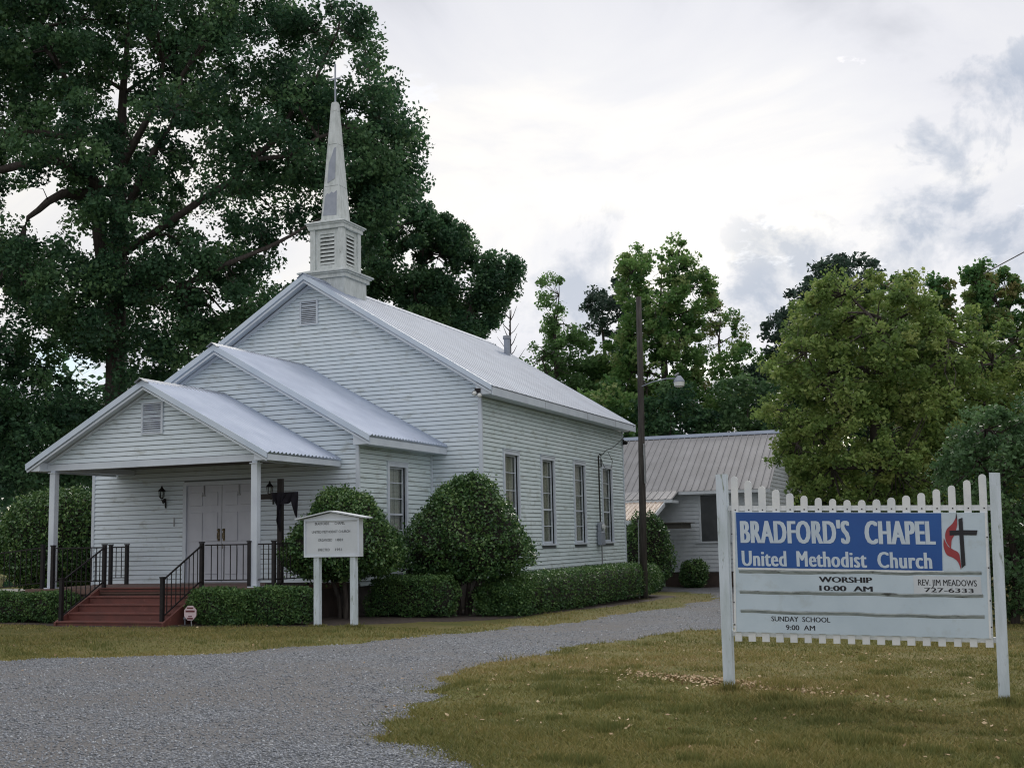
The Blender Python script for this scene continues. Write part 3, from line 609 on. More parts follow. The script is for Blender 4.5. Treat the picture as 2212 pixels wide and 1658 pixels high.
for nx_, ny_ in ((0, -1), (1, 0), (0, 1), (-1, 0)):
    ux, uy = -ny_, nx_
    def fb(bb, a, b_, d0, d1, z0, z1):
        p = (cxb+ux*a+nx_*d0, cyb+uy*a+ny_*d0); q = (cxb+ux*b_+nx_*d1, cyb+uy*b_+ny_*d1); return bb.box((p[0], p[1], z0), (q[0], q[1], z1))
    f = B(); fb(f, -.322, -.20, .36, .415, 7.43, 8.45); fb(f, .20, .322, .36, .415, 7.43, 8.45); fb(f, -.20, .20, .36, .415, 8.34, 8.45); fb(f, -.20, .20, .36, .415, 7.43, 7.56)
    f = f.make('louvre_frame', M['weath'], bf)
    g = B(); fb(g, -.20, .20, .361, .365, 7.56, 8.34); g.make('louvre_back', M['dark'], f)
    for k in range(8):
        z = 7.60+k*.0975
        p = lambda a, d, zz: (cxb+ux*a+nx_*d, cyb+uy*a+ny_*d, zz)
        B().prism([p(-.2, .425, z-.030), p(-.2, .37, z+.045), p(-.2, .37, z+.058), p(-.2, .425, z-.004)], (ux*.4, uy*.4, 0)).make('slat', M['weath'], f)
b = B(); sq(b, .50, 8.461, 8.56); sq(b, .53, 8.561, 8.60)
b.add([(cxb+sx*h, cyb+sy*h, z) for z, h in ((8.601, .565), (8.625, .565), (8.74, .27)) for sx, sy in ((-1, -1), (1, -1), (1, 1), (-1, 1))],
      [(0, 3, 2, 1), (8, 9, 10, 11)]+[(r*4+i, r*4+(i+1) % 4, r*4+4+(i+1) % 4, r*4+4+i) for r in (0, 1) for i in range(4)])
b.make('belfry_cornice', M['weath'], bf)
SB, ST, SZ0, SZ1 = .255, .062, 8.68, 11.85
sh = lambda z: SB+(ST-SB)*(z-SZ0)/(SZ1-SZ0)
def ring(z, e=0): h = sh(z)+e; return [(cxb-h, cyb-h, z), (cxb+h, cyb-h, z), (cxb+h, cyb+h, z), (cxb-h, cyb+h, z)]
lv = [8.68, 9.62, 10.72, SZ1-.25, SZ1]
sp = None
for i in range(len(lv)-1):
    q = B().add(ring(lv[i], .004*(3-i))+ring(lv[i+1]-.012, .004*(3-i)), [(0, 3, 2, 1), (4, 5, 6, 7)]+[(k, (k+1) % 4, 4+(k+1) % 4, 4+k) for k in range(4)])
    q = q.make('spire' if sp is None else 'spire_section', M['weath'], church if sp is None else sp); sp = sp or q
for sx, sy in ((-1, -1), (1, -1), (1, 1)):
    B().tube([(cxb+sx*(sh(8.7)+.002), cyb+sy*(sh(8.7)+.002), 8.7), (cxb+sx*(sh(11.8)+.0), cyb+sy*(sh(11.8)+.0), 11.8)], .016, 6).make('corner_seam', M['weath'], sp)
def fp(u, z, e=.017): h = sh(z)+e; return (cxb+u*h, cyb-h, z)
for pts in ([(-.80, 8.86), (.66, 8.84), (.72, 9.48), (.3, 9.42), (.05, 9.46), (-.25, 9.40), (-.5, 9.44), (-.72, 9.36)], [(-.55, 9.70), (.5, 9.80), (.66, 10.62), (.30, 10.60), (-.05, 10.42), (-.5, 10.22)]):
    o_ = [fp(*q) for q in pts]; i_ = [fp(q[0], q[1], -.004) for q in pts]; n = len(pts)
    B().add(o_+i_, [tuple(range(n)), tuple(range(2*n-1, n-1, -1))]+[(k, (k+1) % n, n+(k+1) % n, n+k) for k in range(n)]).make('bare_patch', M['bare'], sp, label='bare grey patch where the spire paint has peeled')
B().box((cxb-.016, cyb-.016, SZ1-.02), (cxb+.016, cyb+.016, 12.86)).box((cxb-.15, cyb-.014, 12.45), (cxb-.0165, cyb+.014, 12.485)).box((cxb+.0165, cyb-.014, 12.45), (cxb+.15, cyb+.014, 12.485)).make('spire_cross', M['bare'], sp)
# flue
fl = B().tube([(-3.4, 10.2, 6.0), (-3.4, 10.2, 6.98)], .10, 12).make('flue_pipe', M['bare'], church)
B().tube([(-3.4, 10.2, 6.98), (-3.4, 10.2, 7.08)], .13, 12).make('flue_cap', M['ridge'], fl)
# flood lights
fl = B().box((-.02, -.29, 3.99), (.12, -.275, 4.09)).make('flood_light', M['iron'], church)
for x, z in ((.0, 4.02), (.12, 3.97)):
    B().tube([(x, -.33, z), (x+.03, -.40, z-.03), (x+.05, -.46, z-.06)], [.025, .045, .062], 10).make('lamp_shell', M['grey'], fl)
    B().sphere((x+.052, -.465, z-.062), .05).make('bulb', M['lens'], fl)

# ------------------------------------------------------------------ electric service on the side wall
sv = empty('electric_service', (.06, 8.3, .5), label='grey electric meter box and conduit mast between the last two side windows', cat='electric meter')
B().tube([(.075, 8.32, 1.2), (.075, 8.32, 3.05), (.10, 8.32, 3.12), (.14, 8.36, 3.08)], .022, 8).make('mast_conduit', M['wood'], sv)
B().tube([(.075, 8.40, .55), (.075, 8.40, -.9)], .02, 8).make('lower_conduit', M['grey'], sv)
B().box((.02, 8.17, .55), (.14, 8.55, .92)).box((.02, 8.20, .93), (.12, 8.47, 1.18)).make('meter_box', M['bare'], sv, bevel=.01)
B().tube([(.13, 8.34, 1.06), (.19, 8.34, 1.06)], .08, 12).make('meter_dial', M['lens'], sv)
B().box((.02, 8.66, 2.78), (.05, 8.70, 3.0)).make('bracket', M['iron'], sv)
B().tube([(.13, 8.38, 3.06), (.14, 8.9, 3.26), (.16, 9.6, 3.40), (.22, 10.5, 3.75), (.42, 10.9, 4.10)], .010, 5).tube([(.12, 8.34, 3.04), (.13, 8.7, 2.75), (.13, 9.3, 2.72), (.13, 9.5, 2.98), (.13, 9.1, 3.2)], .007, 5).make('drop_wire', M['wire'], sv)
tag(B().sphere((.10, 11.02, 3.62), .075, sc=(1, 1, .9)).box((.02, 10.98, 3.55), (.05, 11.06, 3.72)).make('alarm_bell', M['iron']), label='small black round fitting high on the rear corner of the chapel', cat='wall fitting')

# ------------------------------------------------------------------ porch things
def lantern(x, z, label):
    r = empty('wall_lantern', (x, YN-.02, z), label=label, cat='wall lantern', group='porch wall lanterns')
    B().tube([(x, YN-.015, z-.22), (x, YN-.03, z-.02)], .018, 6).tube([(x, YN-.02, z-.08), (x, YN-.10, z-.12), (x, YN-.15, z-.04)], .012, 6).sphere((x, YN-.06, z-.06), .045, sc=(.8, .8, 1)).make('bracket', M['iron'], r)
    c = (x, YN-.15); 
    B().tube([(*c, z+.0), (*c, z+.13)], [.045, .062], 6).make('glass_body', M['glass'], r)
    cg = B()
    for k in range(6):
        a = math.pi*(k+.5)/3; cg.tube([(c[0]+.047*math.cos(a), c[1]+.047*math.sin(a), z), (c[0]+.064*math.cos(a), c[1]+.064*math.sin(a), z+.13)], .006, 4)
    cg.tube([(*c, z-.03), (*c, z+.002)], [.02, .05], 6); cg.make('cage', M['iron'], r)
    B().tube([(*c, z+.13), (*c, z+.15), (*c, z+.20), (*c, z+.26)], [.085, .08, .03, .006], 6).make('cap', M['iron'], r)
lantern(-5.89, 1.80, 'black wall lantern left of the white double doors')
lantern(-3.22, 1.80, 'black wall lantern right of the doors, partly behind the draped cross')
tag(B().box((-5.69, YN-.012, 1.19), (-5.66, YN-.0, 1.38)).make('wall_thermometer', M['grey'], bevel=.003), label='narrow grey strip fixed to the siding between lantern and doors', cat='wall plate')
xr_ = empty('wooden_cross', (-2.15, -4.8, 0), label='dark wooden cross draped in black cloth standing on the porch', cat='cross')
B().box((-2.20, -4.84, .03), (-2.10, -4.76, 2.01)).make('upright', M['wood'], xr_)
B().box((-2.60, -4.865, 1.625), (-1.74, -4.842, 1.73)).make('crossbar', M['wood'], xr_)
B().box((-2.45, -4.86, .0), (-1.55, -4.74, .045)).box((-2.21, -5.15, .0), (-2.09, -4.861, .04)).make('foot', M['wood'], xr_)
# the drape: a rippled sheet hung over both arms and gathered at the upright
V = []; nu, nv = 36, 14
for i in range(nu+1):
    u = i/nu; x = -2.30+.58*u
    ln = .10+.62*math.exp(-((u-.30)/.20)**2)+.38*math.exp(-((u-.93)/.08)**2)+.10*math.exp(-((u-.7)/.1)**2)+.03*math.sin(u*23)
    for j in range(nv+1):
        v = j/nv; pull = .75 if u < .62 else .0; xx = x+(-2.12-x)*(v**1.3)*pull
        V.append((xx, -4.885-.035*math.sin(u*30+v*2)*(.3+v)-.02*v, 1.75-ln*v))
F = [(i*(nv+1)+j, (i+1)*(nv+1)+j, (i+1)*(nv+1)+j+1, i*(nv+1)+j+1) for i in range(nu) for j in range(nv)]
dr = B().add(V, F).make('drape', M['black'], xr_, smooth=True); md = dr.modifiers.new('s', 'SOLIDIFY'); md.thickness = .012

def railing(name, p0, p1, label, posts=(1, 1), h=.80, sp_=.125, zoff=None, cat='railing', group='black iron railings', z0=0., z1=0., low=.14, post_drop=(0, 0)):
    """straight panel between p0 and p1 (xy), floor heights z0,z1"""
    r = empty(name, (p0[0], p0[1], z0), label=label, cat=cat, group=group)
    a = Vector((p0[0], p0[1], z0)); b = Vector((p1[0], p1[1], z1)); L_ = (b-a).length; n = max(2, round((b-a).xy.length/sp_))
    for k, (p, on) in enumerate(((a, posts[0]), (b, posts[1]))):
        if on: 
            B().box((p.x-.032, p.y-.032, p.z-post_drop[k]), (p.x+.032, p.y+.032, p.z+h+.02)).make('post', M['iron'], r)
            B().box((p.x-.042, p.y-.042, p.z+h+.021), (p.x+.042, p.y+.042, p.z+h+.045)).make('post_cap', M['iron'], r)
    B().tube([a+Vector((0, 0, h-.02)), b+Vector((0, 0, h-.02))], .017, 4).make('top_rail', M['iron'], r)
    B().tube([a+Vector((0, 0, low)), b+Vector((0, 0, low))], .014, 4).make('bottom_rail', M['iron'], r)
    for k in range(1, n):
        q = a.lerp(b, k/n); B().box((q.x-.0065, q.y-.0065, q.z+low), (q.x+.0065, q.y+.0065, q.z+h-.02)).make('baluster', M['iron'], r)
    return r
railing('stair_railing', (-3.17, -5.86), (-3.17, -7.0), 'black iron stair railing on the right side of the red steps', z0=0, z1=-.60, post_drop=(.0, .05))
railing('stair_railing', (-5.40, -5.86), (-5.40, -7.0), 'black iron stair railing on the left side of the red steps', z0=0, z1=-.60, post_drop=(.0, .05))
railing('porch_railing', (-3.10, -5.86), (-2.17, -5.80), 'black porch railing between the stair top and the right white column', posts=(0, 1))
railing('porch_railing', (-2.0, -5.78), (-1.68, -5.76), 'short black porch railing right of the white column', posts=(0, 1))
railing('porch_railing', (-1.68, -5.70), (-1.68, -3.45), 'black railing along the right edge of the porch behind the notice board', posts=(0, 0))
railing('porch_railing', (-5.47, -5.86), (-6.68, -5.82), 'black porch railing between the stair top and the left white column', posts=(0, 1))
railing('porch_railing', (-7.00, -3.75), (-6.58, -3.75), 'short black railing against the wall at the left end of the porch')
railing('ramp_railing', (-6.95, -5.80), (-12.5, -5.80), 'long black ramp railing running left from the porch behind the hedge', z0=-.02, z1=-.50, sp_=.14, h=.84)
tag(B().prism([(-7.26, -5.85, -.02), (-7.26, -5.85, -1.0), (-13, -5.85, -1.0), (-13, -5.85, -.55)], (0, 1.3, 0)).make('ramp', M['brown']), label='low brown ramp leading left off the porch', cat='ramp')

# ------------------------------------------------------------------ notice board on two posts
nb = empty('notice_board', (-.11, -6.4, -.64), label='small white notice board with a shallow gabled roof on two posts before the round shrub', cat='notice board')
x0, x1, zb, zt, yf, yb = -.63, .45, .535, 1.19, -6.46, -6.31
for x in (-.40, .31):
    B().box((x-.05, -6.435, -.8), (x+.05, -6.335, zb)).make('post', M['signwood'], nb)
B().box((x0, yf+.02, zb), (x1, yb, zt)).make('case', M['white'], nb)
B().box((x0, yf, zb), (x1, yf+.019, zb+.03)).box((x0, yf, zb+.031), (x0+.03, yf+.019, zt)).box((x1-.03, yf, zb+.031), (x1, yf+.019, zt)).box((x0+.031, yf, zt-.035), (x1-.031, yf+.019, zt)).make('frame', M['trim'], nb)
B().prism([(x0, yf+.005, zt+.001), (x1, yf+.005, zt+.001), ((x0+x1)/2, yf+.005, zt+.10)], (0, .13, 0)).make('pediment', M['white'], nb)
for s in (1, -1):
    xm = (x0+x1)/2; xe = xm+s*.69
    B().prism([(xe, yf-.06, zt-.01), (xm, yf-.06, zt+.115), (xm, yf-.06, zt+.135), (xe, yf-.06, zt+.01)], (0, .27, 0)).make('roof_panel', M['white'], nb)

def text_mesh(txt, x0, x1, z0, h, place, m, parent, bold=(0,), space=1.0, slope=0., off=0., name='lettering'):
    """fits txt into [x0,x1] x [z0,z0+h]; place(u,z,d) -> world; flat print"""
    cu = bpy.data.curves.new('t', 'FONT'); cu.body = txt; cu.size = 1; cu.space_character = space; cu.offset = off; cu.resolution_u = 3
    ob = bpy.data.objects.new('t', cu); COL.objects.link(ob); dg = bpy.context.evaluated_depsgraph_get(); dg.update()
    me = bpy.data.meshes.new_from_object(ob.evaluated_get(dg)); bpy.data.objects.remove(ob)
    co = np.empty(len(me.vertices)*3); me.vertices.foreach_get('co', co); co = co.reshape(-1, 3)
    faces = [tuple(p.vertices) for p in me.polygons]
    a, b_ = co[:, 0].min(), co[:, 0].max(); cap = .729 if any(ch.isalnum() for ch in txt) else co[:, 1].max()
    bw = max(bold); bb = B()
    for k, d in enumerate(bold):
        v = []
        for x, y, _ in co:
            u = x0+(x-a)/(b_-a)*(x1-x0-bw)+d; zz = z0+y/cap*h+(u-x0)*slope; v.append(place(u, zz, .0006*k))
        bb.add(v, faces)
    return bb.make(name, m, parent)
pn = lambda u, z, d: (u, yf+.019-.0025-d, z)
text_mesh('BRADFORDS', -.42, -.14, 1.085, .045, pn, M['ink'], nb); text_mesh('CHAPEL', -.03, .17, 1.085, .045, pn, M['ink'], nb)
text_mesh('UNITED METHODIST CHURCH', -.48, .27, .945, .045, pn, M['ink'], nb)
text_mesh('ORGANIZED', -.355, -.08, .805, .045, pn, M['ink'], nb); text_mesh('1881', -.01, .13, .805, .045, pn, M['ink'], nb)
text_mesh('ERECTED', -.355, -.13, .640, .045, pn, M['ink'], nb); text_mesh('1951', -.02, .11, .640, .045, pn, M['ink'], nb)
B().box((-.60, yf+.0165, 1.128), (.41, yf+.0175, 1.134)).make('glazing_bar', M['grey'], nb)

# ------------------------------------------------------------------ main roadside sign
SA = np.array([7.98, -12.60]); ang = math.radians(-5.15+1.6); SE = np.array([math.cos(ang), math.sin(ang)]); SN = np.array([-SE[1], SE[0]])
def sp3(u, z, d=0.): p = SA+SE*u+SN*d; return (p[0], p[1], z)       # d>0 = away from the road
def quad_slab(bb, pts, d0, d1, mi=0):
    n = len(pts); v = [sp3(u, z, d0) for u, z in pts]+[sp3(u, z, d1) for u, z in pts]
    return bb.add(v, [tuple(range(n)), tuple(range(2*n-1, n-1, -1))]+[(i, (i+1) % n, n+(i+1) % n, n+i) for i in range(n)], mi)
sign = empty('church_sign', (8.0, -12.6, -.76), label='large white picket framed road sign with blue banner in the foreground grass', cat='sign')
quad_slab(B(), [(-.052, -1.0), (.045, -1.0), (.062, 1.385), (-.042, 1.385)], .00, .09).make('post', M['signwood'], sign, label='peeling white post at the left with a greenish top')
quad_slab(B(), [(2.505, -1.05), (2.60, -1.05), (2.655, 1.29), (2.565, 1.295)], .00, .09).make('post', M['signwood'], sign)
tops = [1.36, 1.31, 1.25, 1.21, 1.17, 1.14, 1.115, 1.10, 1.085, 1.08, 1.083, 1.095, 1.11, 1.13, 1.16, 1.19, 1.235, 1.285]
for i, t in enumerate(tops):
    ut = .14+(2.50-.14)*i/17; ub = .115+(2.465-.115)*i/17; zb_ = -.285-.02*i/17; w = .034+.002*math.sin(i*7)
    pts = [(ub-w, zb_), (ub+w, zb_)]; cxp = ut; zc = t-w
    pts += [(cxp+w*math.cos(a), zc+w*math.sin(a)) for a in np.linspace(0, math.pi, 7)]
    pk = quad_slab(B(), pts, .03, .05).make('picket', M['picket'], sign)
    s = B(); zz = .985-.0014*0-(.05*i/17)+.028
    if i < 18: quad_slab(s, [(ut-.006, zz), (ut+.006, zz), (ut+.006, zz+.012), (ut-.006, zz+.012)], .026, .0299); s.make('screw', M['wood'], pk)
for n_, q in (('rail', [(.045, 1.015), (2.57, .945), (2.57, .995), (.045, 1.065)]), ('rail', [(.03, -.235), (2.53, -.265), (2.53, -.215), (.03, -.185)])):
    quad_slab(B(), q, .0505, .085).make(n_, M['picket'], sign)
BL = [(.083, -.19), (2.488, -.222), (2.522, .925), (.118, 1.0)]
bd = quad_slab(B(), BL, .014, .0295).make('board', M['board'], sign)
for q in ([(.083, -.19), (.103, -.19), (.138, .999), (.118, 1.0)], [(2.468, -.222), (2.488, -.222), (2.522, .925), (2.502, .926)], [(.150, .425), (2.11, .375), (2.11, .393), (.150, .443)]):
    quad_slab(B(), q, .008, .0139).make('edge_trim', M['picket'], bd)
bn_ = quad_slab(B(), [(.148, .446), (2.098, .396), (2.118, .932), (.15, .994)], .0095, .0137).make('blue_banner', M['blue'], bd)
pb = lambda u, z, d: sp3(u, z, .0088-d)
bo = (0, .004, .008, .012, .016)
sl_ = -.026
text_mesh("BRADFORD'S", .186, 1.268, .690, .232, pb, M['letter'], bn_, bold=(0, .006, .012, .018, .024), space=1.12, slope=sl_)
text_mesh("CHAPEL", 1.405, 2.055, .658, .232, pb, M['letter'], bn_, bold=(0, .006, .012, .018, .024), space=1.12, slope=sl_)
text_mesh("United", .190, .640, .462, .160, pb, M['letter'], bn_, bold=(0, .005, .010, .015), space=1.10, slope=sl_)
text_mesh("Methodist", .738, 1.412, .449, .160, pb, M['letter'], bn_, bold=(0, .005, .010, .015), space=1.10, slope=sl_)
text_mesh("Church", 1.510, 2.010, .429, .160, pb, M['letter'], bn_, bold=(0, .005, .010, .015), space=1.10, slope=sl_)
pw = lambda u, z, d: sp3(u, z, .0128-d)
text_mesh('WORSHIP', .945, 1.452, .297, .055, pw, M['ink'], bd, bold=(0, .005, .010), slope=-.022)
text_mesh('10:00  AM', .945, 1.452, .215, .052, pw, M['ink'], bd, bold=(0, .005, .010), slope=-.022)
quad_slab(B(), [(1.83, .176), (2.43, .162), (2.43, .338), (1.83, .352)], .0115, .0137).make('name_card', M['white'], bd)
pc = lambda u, z, d: sp3(u, z, .0108-d)
text_mesh('REV. JIM MEADOWS', 1.872, 2.392, .262, .060, pc, M['ink'], bd, bold=(0, .002), slope=-.022)
text_mesh('727-6333', 1.925, 2.362, .200, .042, pc, M['ink'], bd, bold=(0, .005), slope=-.022)
text_mesh('SUNDAY  SCHOOL', .46, 1.035, -.082, .050, pw, M['ink'], bd, bold=(0, .003), slope=-.015)
text_mesh('9:00  AM', .60, .885, -.165, .050, pw, M['ink'], bd, bold=(0, .003), slope=-.015)
def track(za, zb_):
    V = []; F = []; n = 40; r = np.random.default_rng(int(abs(za)*1000)+3).random(n+1); w = np.convolve(np.r_[r, r, r], np.ones(5)/5, 'same')[n+1:2*n+2]-.5
    bb = B()
    for k in range(n):
        u0 = .155+(2.44-.155)*k/n; u1_ = .155+(2.44-.155)*(k+1)/n; f0 = k/n; f1 = (k+1)/n
        z0 = za+(zb_-za)*f0+w[k]*.022; z1 = za+(zb_-za)*f1+w[k+1]*.022
        V += [sp3(u0, z0, .0135), sp3(u0, z0+.026, .006), sp3(u0, z0+.036, .0135)]
        if k == n-1: V += [sp3(u1_, z1, .0135), sp3(u1_, z1+.026, .006), sp3(u1_, z1+.036, .0135)]
    for k in range(n): F += [(3*k, 3*k+3, 3*k+4, 3*k+1), (3*k+1, 3*k+4, 3*k+5, 3*k+2)]
    B().add(V, F).make('letter_track', M['channel'], bd)
track(.385, .350); track(.180, .142); track(-.005, -.048)
# screws down the board edges
for u, z in ((.10, .78), (.095, .40), (.092, .10), (.09, -.12), (2.51, .70), (2.505, .42), (2.50, .12), (2.495, -.12)):
    quad_slab(B(), [(u-.006, z-.006), (u+.006, z-.006), (u+.006, z+.006), (u-.006, z+.006)], .004, .0079).make('screw', M['wood'], bd)
# cross-and-flame emblem
em = quad_slab(B(), [(2.268, .418), (2.305, .448), (2.305, .885), (2.268, .872)], .0085, .0125)
quad_slab(em, [(2.182, .722), (2.2675, .724), (2.2675, .770), (2.182, .767)], .0085, .0125); quad_slab(em, [(2.3055, .724), (2.418, .720), (2.430, .766), (2.3055, .770)], .0085, .0125)
em.make('cross_emblem', M['ink'], bd)
def smooth_poly(P, n=8):
    out = []; m_ = len(P)
    for i in range(m_-1):
        p0, p1, p2, p3 = (np.array(P[max(i-1, 0)]), np.array(P[i]), np.array(P[i+1]), np.array(P[min(i+2, m_-1)]))
        for t in np.linspace(0, 1, n, endpoint=False): out.append(.5*((2*p1)+(-p0+p2)*t+(2*p0-5*p1+4*p2-p3)*t*t+(-p0+3*p1-3*p2+p3)*t**3))
    return out+[np.array(P[-1])]
def ribbon(A_, B_, m, name):
    a = smooth_poly(A_); b_ = smooth_poly(B_); n = min(len(a), len(b_)); bb = B(); V = []
    for i in range(n): V += [sp3(*a[i], .0095), sp3(*b_[i], .0095)]
    bb.add(V, [(2*i, 2*i+2, 2*i+3, 2*i+1) for i in range(n-1)]); return bb.make(name, m, bd)
ribbon([(2.256, .905), (2.215, .835), (2.163, .785), (2.142, .725), (2.150, .660), (2.185, .600)], [(2.256, .905), (2.256, .835), (2.250, .800), (2.225, .728), (2.198, .680), (2.187, .602)], M['flame'], 'flame_print')
ribbon([(2.128, .700), (2.122, .620), (2.145, .545), (2.200, .515), (2.240, .475), (2.262, .405)], [(2.128, .700), (2.160, .625), (2.205, .592), (2.250, .560), (2.262, .500), (2.264, .405)], M['flame'], 'flame_print')
ribbon([(2.252, .93), (2.245, .88), (2.255, .86)], [(2.254, .93), (2.258, .885), (2.258, .86)], M['ink'], 'flame_tip')

# ------------------------------------------------------------------ yard sign
ysn = empty('yard_sign', (-2.68, -6.83, -.62), label='small faded pink octagonal security sign on a stake by the steps', cat='yard sign')
cx0, cz0 = -2.69, -.39
oct_ = lambda r, y: [(cx0+r*math.cos(math.pi*(k+.5)/4), y, cz0+r*math.sin(math.pi*(k+.5)/4)) for k in range(8)]
B().prism(oct_(.135, -6.85), (0, .012, 0)).make('panel', M['pink'], ysn)
B().prism(oct_(.137, -6.8505+.0135), (0, .004, 0)).make('backing', M['wine'], ysn)
for z, w, h in ((.085, .065, .012), (.030, .095, .016), (-.095, .06, .014), (-.058, .04, .008)): B().box((cx0-w, -6.8535, cz0+z-h), (cx0+w, -6.8502, cz0+z+h)).make('printed_band', M['wine'], ysn)
B().tube([(cx0+.01, -6.83, cz0-.12), (cx0+.03, -6.83, -.72)], .009, 6).make('stake', M['grey'], ysn)
tag(B().tube([(-3.02, -6.55, -.70), (-3.02, -6.55, -.52)], .012, 6).sphere((-3.02, -6.55, -.505), .03).make('path_light', M['bare']), label='tiny grey ground spike light beside the pink yard sign', cat='path light')

# ------------------------------------------------------------------ utility pole
px_, py_ = 1.80, 6.45
up = empty('utility_pole', (px_, py_, -.87), label='tall dark wooden utility pole with a street lamp arm in front of the long hedge', cat='utility pole')
B().tube([(px_, py_, -1.1), (px_+.06, py_, 2.5), (px_+.11, py_, 5), (px_+.13, py_, 7.16)], [.098, .090, .082, .072], 14).make('pole', M['pole'], up, smooth=True)
B().tube([(px_+.16, py_-.1, 3.1), (px_+.15, py_-.1, 2.9)], .02, 6).box((px_+.15, py_-.12, 2.15), (px_+.19, py_-.07, 3.2)).tube([(px_-.10, py_-.10, -.9), (px_-.05, py_-.12, 1.2)], .014, 6).make('conduit', M['grey'], up)
B().tube([(px_+.12, py_-.05, 4.72), (px_+.45, py_-.10, 4.82), (px_+.85, py_-.15, 4.88), (px_+1.15, py_-.18, 4.86)], .015, 8).make('lamp_arm', M['bare'], up)
lh = B().tube([(px_+1.2, py_-.18, 4.93), (px_+1.2, py_-.18, 4.86), (px_+1.2, py_-.18, 4.78), (px_+1.2, py_-.18, 4.76)], [.05, .10, .15, .15], 14).make('lamp_head', M['bare'], up)
B().tube([(px_+1.2, py_-.18, 4.759), (px_+1.2, py_-.18, 4.66), (px_+1.2, py_-.18, 4.63)], [.145, .135, .08], 14).make('lamp_bowl', M['lens'], lh)
B().tube([(px_+1.1, py_-.22, 4.93), (px_+1.2, py_-.18, 5.0)], .03, 8).make('photocell', M['grey'], lh)
tag(B().tube([(10.6+k*1.2, 14+k*2.0, 8.4+.95*k) for k in range(0, 8)], .02, 5).make('overhead_wire', M['wire']), label='thin dark overhead wire crossing the top right corner of the sky', cat='wire')

# ------------------------------------------------------------------ annex
AX0, AX1, AY, AYB, AE, AR = -9.0, 3.35, 15.95, 22.2, 2.25, 4.36
an = empty('annex_building', (0, AY, -.9), label='low white annex with a grey standing seam metal roof behind the chapel', cat='building')
aw = B().box((AX0, AY+.02, -.46), (AX1, AYB, 2.2)).prism([(AX1-.01, AY+.02, 2.2), (AX1-.01, AYB, 2.2), (AX1-.01, (AY+AYB)/2, AR-.12)], (AX0-AX1, 0, 0)).make('wall', M['white'], an)
B().box((AX0+.03, AY+.05, -1.3), (AX1-.03, AYB-.03, -.461)).make('foundation', M['brown'], an)
AWX0, AWX1 = 1.22, 2.15
z = -.45; k = 0
while z < 2.16:
    z1 = min(z+.135, 2.18)
    if z1 < .60 or z > 2.13: board(aw, (0, AY+.02, 0), (1, 0, 0), (0, -1, 0), AX0, AX1, AX0, AX1, z, z1, M['white'])
    else:
        board(aw, (0, AY+.02, 0), (1, 0, 0), (0, -1, 0), AX0, AWX0-.07, AX0, AWX0-.07, z, z1, M['white']); board(aw, (0, AY+.02, 0), (1, 0, 0), (0, -1, 0), AWX1+.07, AX1, AWX1+.07, AX1, z, z1, M['white'])
    z += .135
z = -.45; ym = (AY+AYB)/2; asl = (AR-.12-2.2)/(ym-AY)
while z < AR-.2:
    z1 = z+.135
    def lim(q):
        h = ym-AY if q < 2.2 else (AR-.12-q)/asl; return ym-h, ym+h
    (l0, r0), (l1, r1) = lim(z), lim(z1)
    board(aw, (AX1-.01, 0, 0), (0, 1, 0), (1, 0, 0), max(l0, AY+.02), r0, max(l1, AY+.02), r1, z, z1, M['white']); z += .135
w_ = B().box((AWX0-.07, AY-.03, .56), (AWX0, AY+.06, 2.17)).box((AWX1, AY-.03, .56), (AWX1+.07, AY+.06, 2.17)).box((AWX0, AY-.03, 2.10), (AWX1, AY+.06, 2.17)).make('window', M['white'], aw)
B().box((AWX0-.22, AY-.07, .50), (AWX1+.22, AY+.02, .555)).make('sill', M['white'], w_)
B().box((AWX0, AY-.005, .56), (AWX1, AY+.015, 2.099)).make('screen', mat('dark_window_screen', (.045, .05, .055), .35, (.07, .075, .08), 3, (.4, .7)), w_)
asr = (AR-AE)/(ym-AY+.35)
def aroof_z(y): return AE+asr*(y-(AY-.35))
rf = B().prism([(AX0-.2, AY-.35, AE-.10), (AX0-.2, AY-.35, AE-.01), (AX0-.2, ym, AR-.01), (AX0-.2, AYB+.35, AE-.01), (AX0-.2, AYB+.35, AE-.10), (AX0-.2, ym, AR-.11)], (AX1+.25-AX0+.2, 0, 0)).make('roof', M['white'], an)
B().add([(AX0-.25, AY-.38, AE-.02), (AX1+.27, AY-.38, AE-.02), (AX1+.27, ym, AR), (AX0-.25, ym, AR), (AX0-.25, AYB+.38, AE-.02), (AX1+.27, AYB+.38, AE-.02),
         (AX0-.25, AY-.38, AE-.015+.012), (AX1+.27, AY-.38, AE-.015+.012), (AX1+.27, ym, AR+.012), (AX0-.25, ym, AR+.012), (AX0-.25, AYB+.38, AE-.003), (AX1+.27, AYB+.38, AE-.003)],
        [(6, 7, 8, 9), (9, 8, 11, 10), (0, 3, 2, 1), (3, 4, 5, 2), (0, 1, 7, 6), (4, 10, 11, 5), (1, 2, 8, 7), (2, 5, 11, 8), (0, 6, 9, 3), (3, 9, 10, 4)]).make('roof_sheet', M['roof2'], rf)
x = AX0; k = 0
while x < AX1+.27:
    zf = 0
    B().prism([(x-.022, AY-.385, AE-.005), (x+.022, AY-.385, AE-.005), (x+.010, AY-.385, AE+.04), (x-.010, AY-.385, AE+.04)], (0, ym-AY+.385, AR-AE+.006)).make('roof_rib', M['roof2'], rf)
    x += .232
B().prism([(AX0-.27, ym-.16, AR-.16*asr+.045), (AX0-.27, ym, AR+.06), (AX0-.27, ym+.16, AR-.16*asr+.045), (AX0-.27, ym+.16, AR-.16*asr+.062), (AX0-.27, ym, AR+.082), (AX0-.27, ym-.16, AR-.16*asr+.062)], (AX1+.56-AX0, 0, 0)).make('ridge_cap', M['roof'], rf)
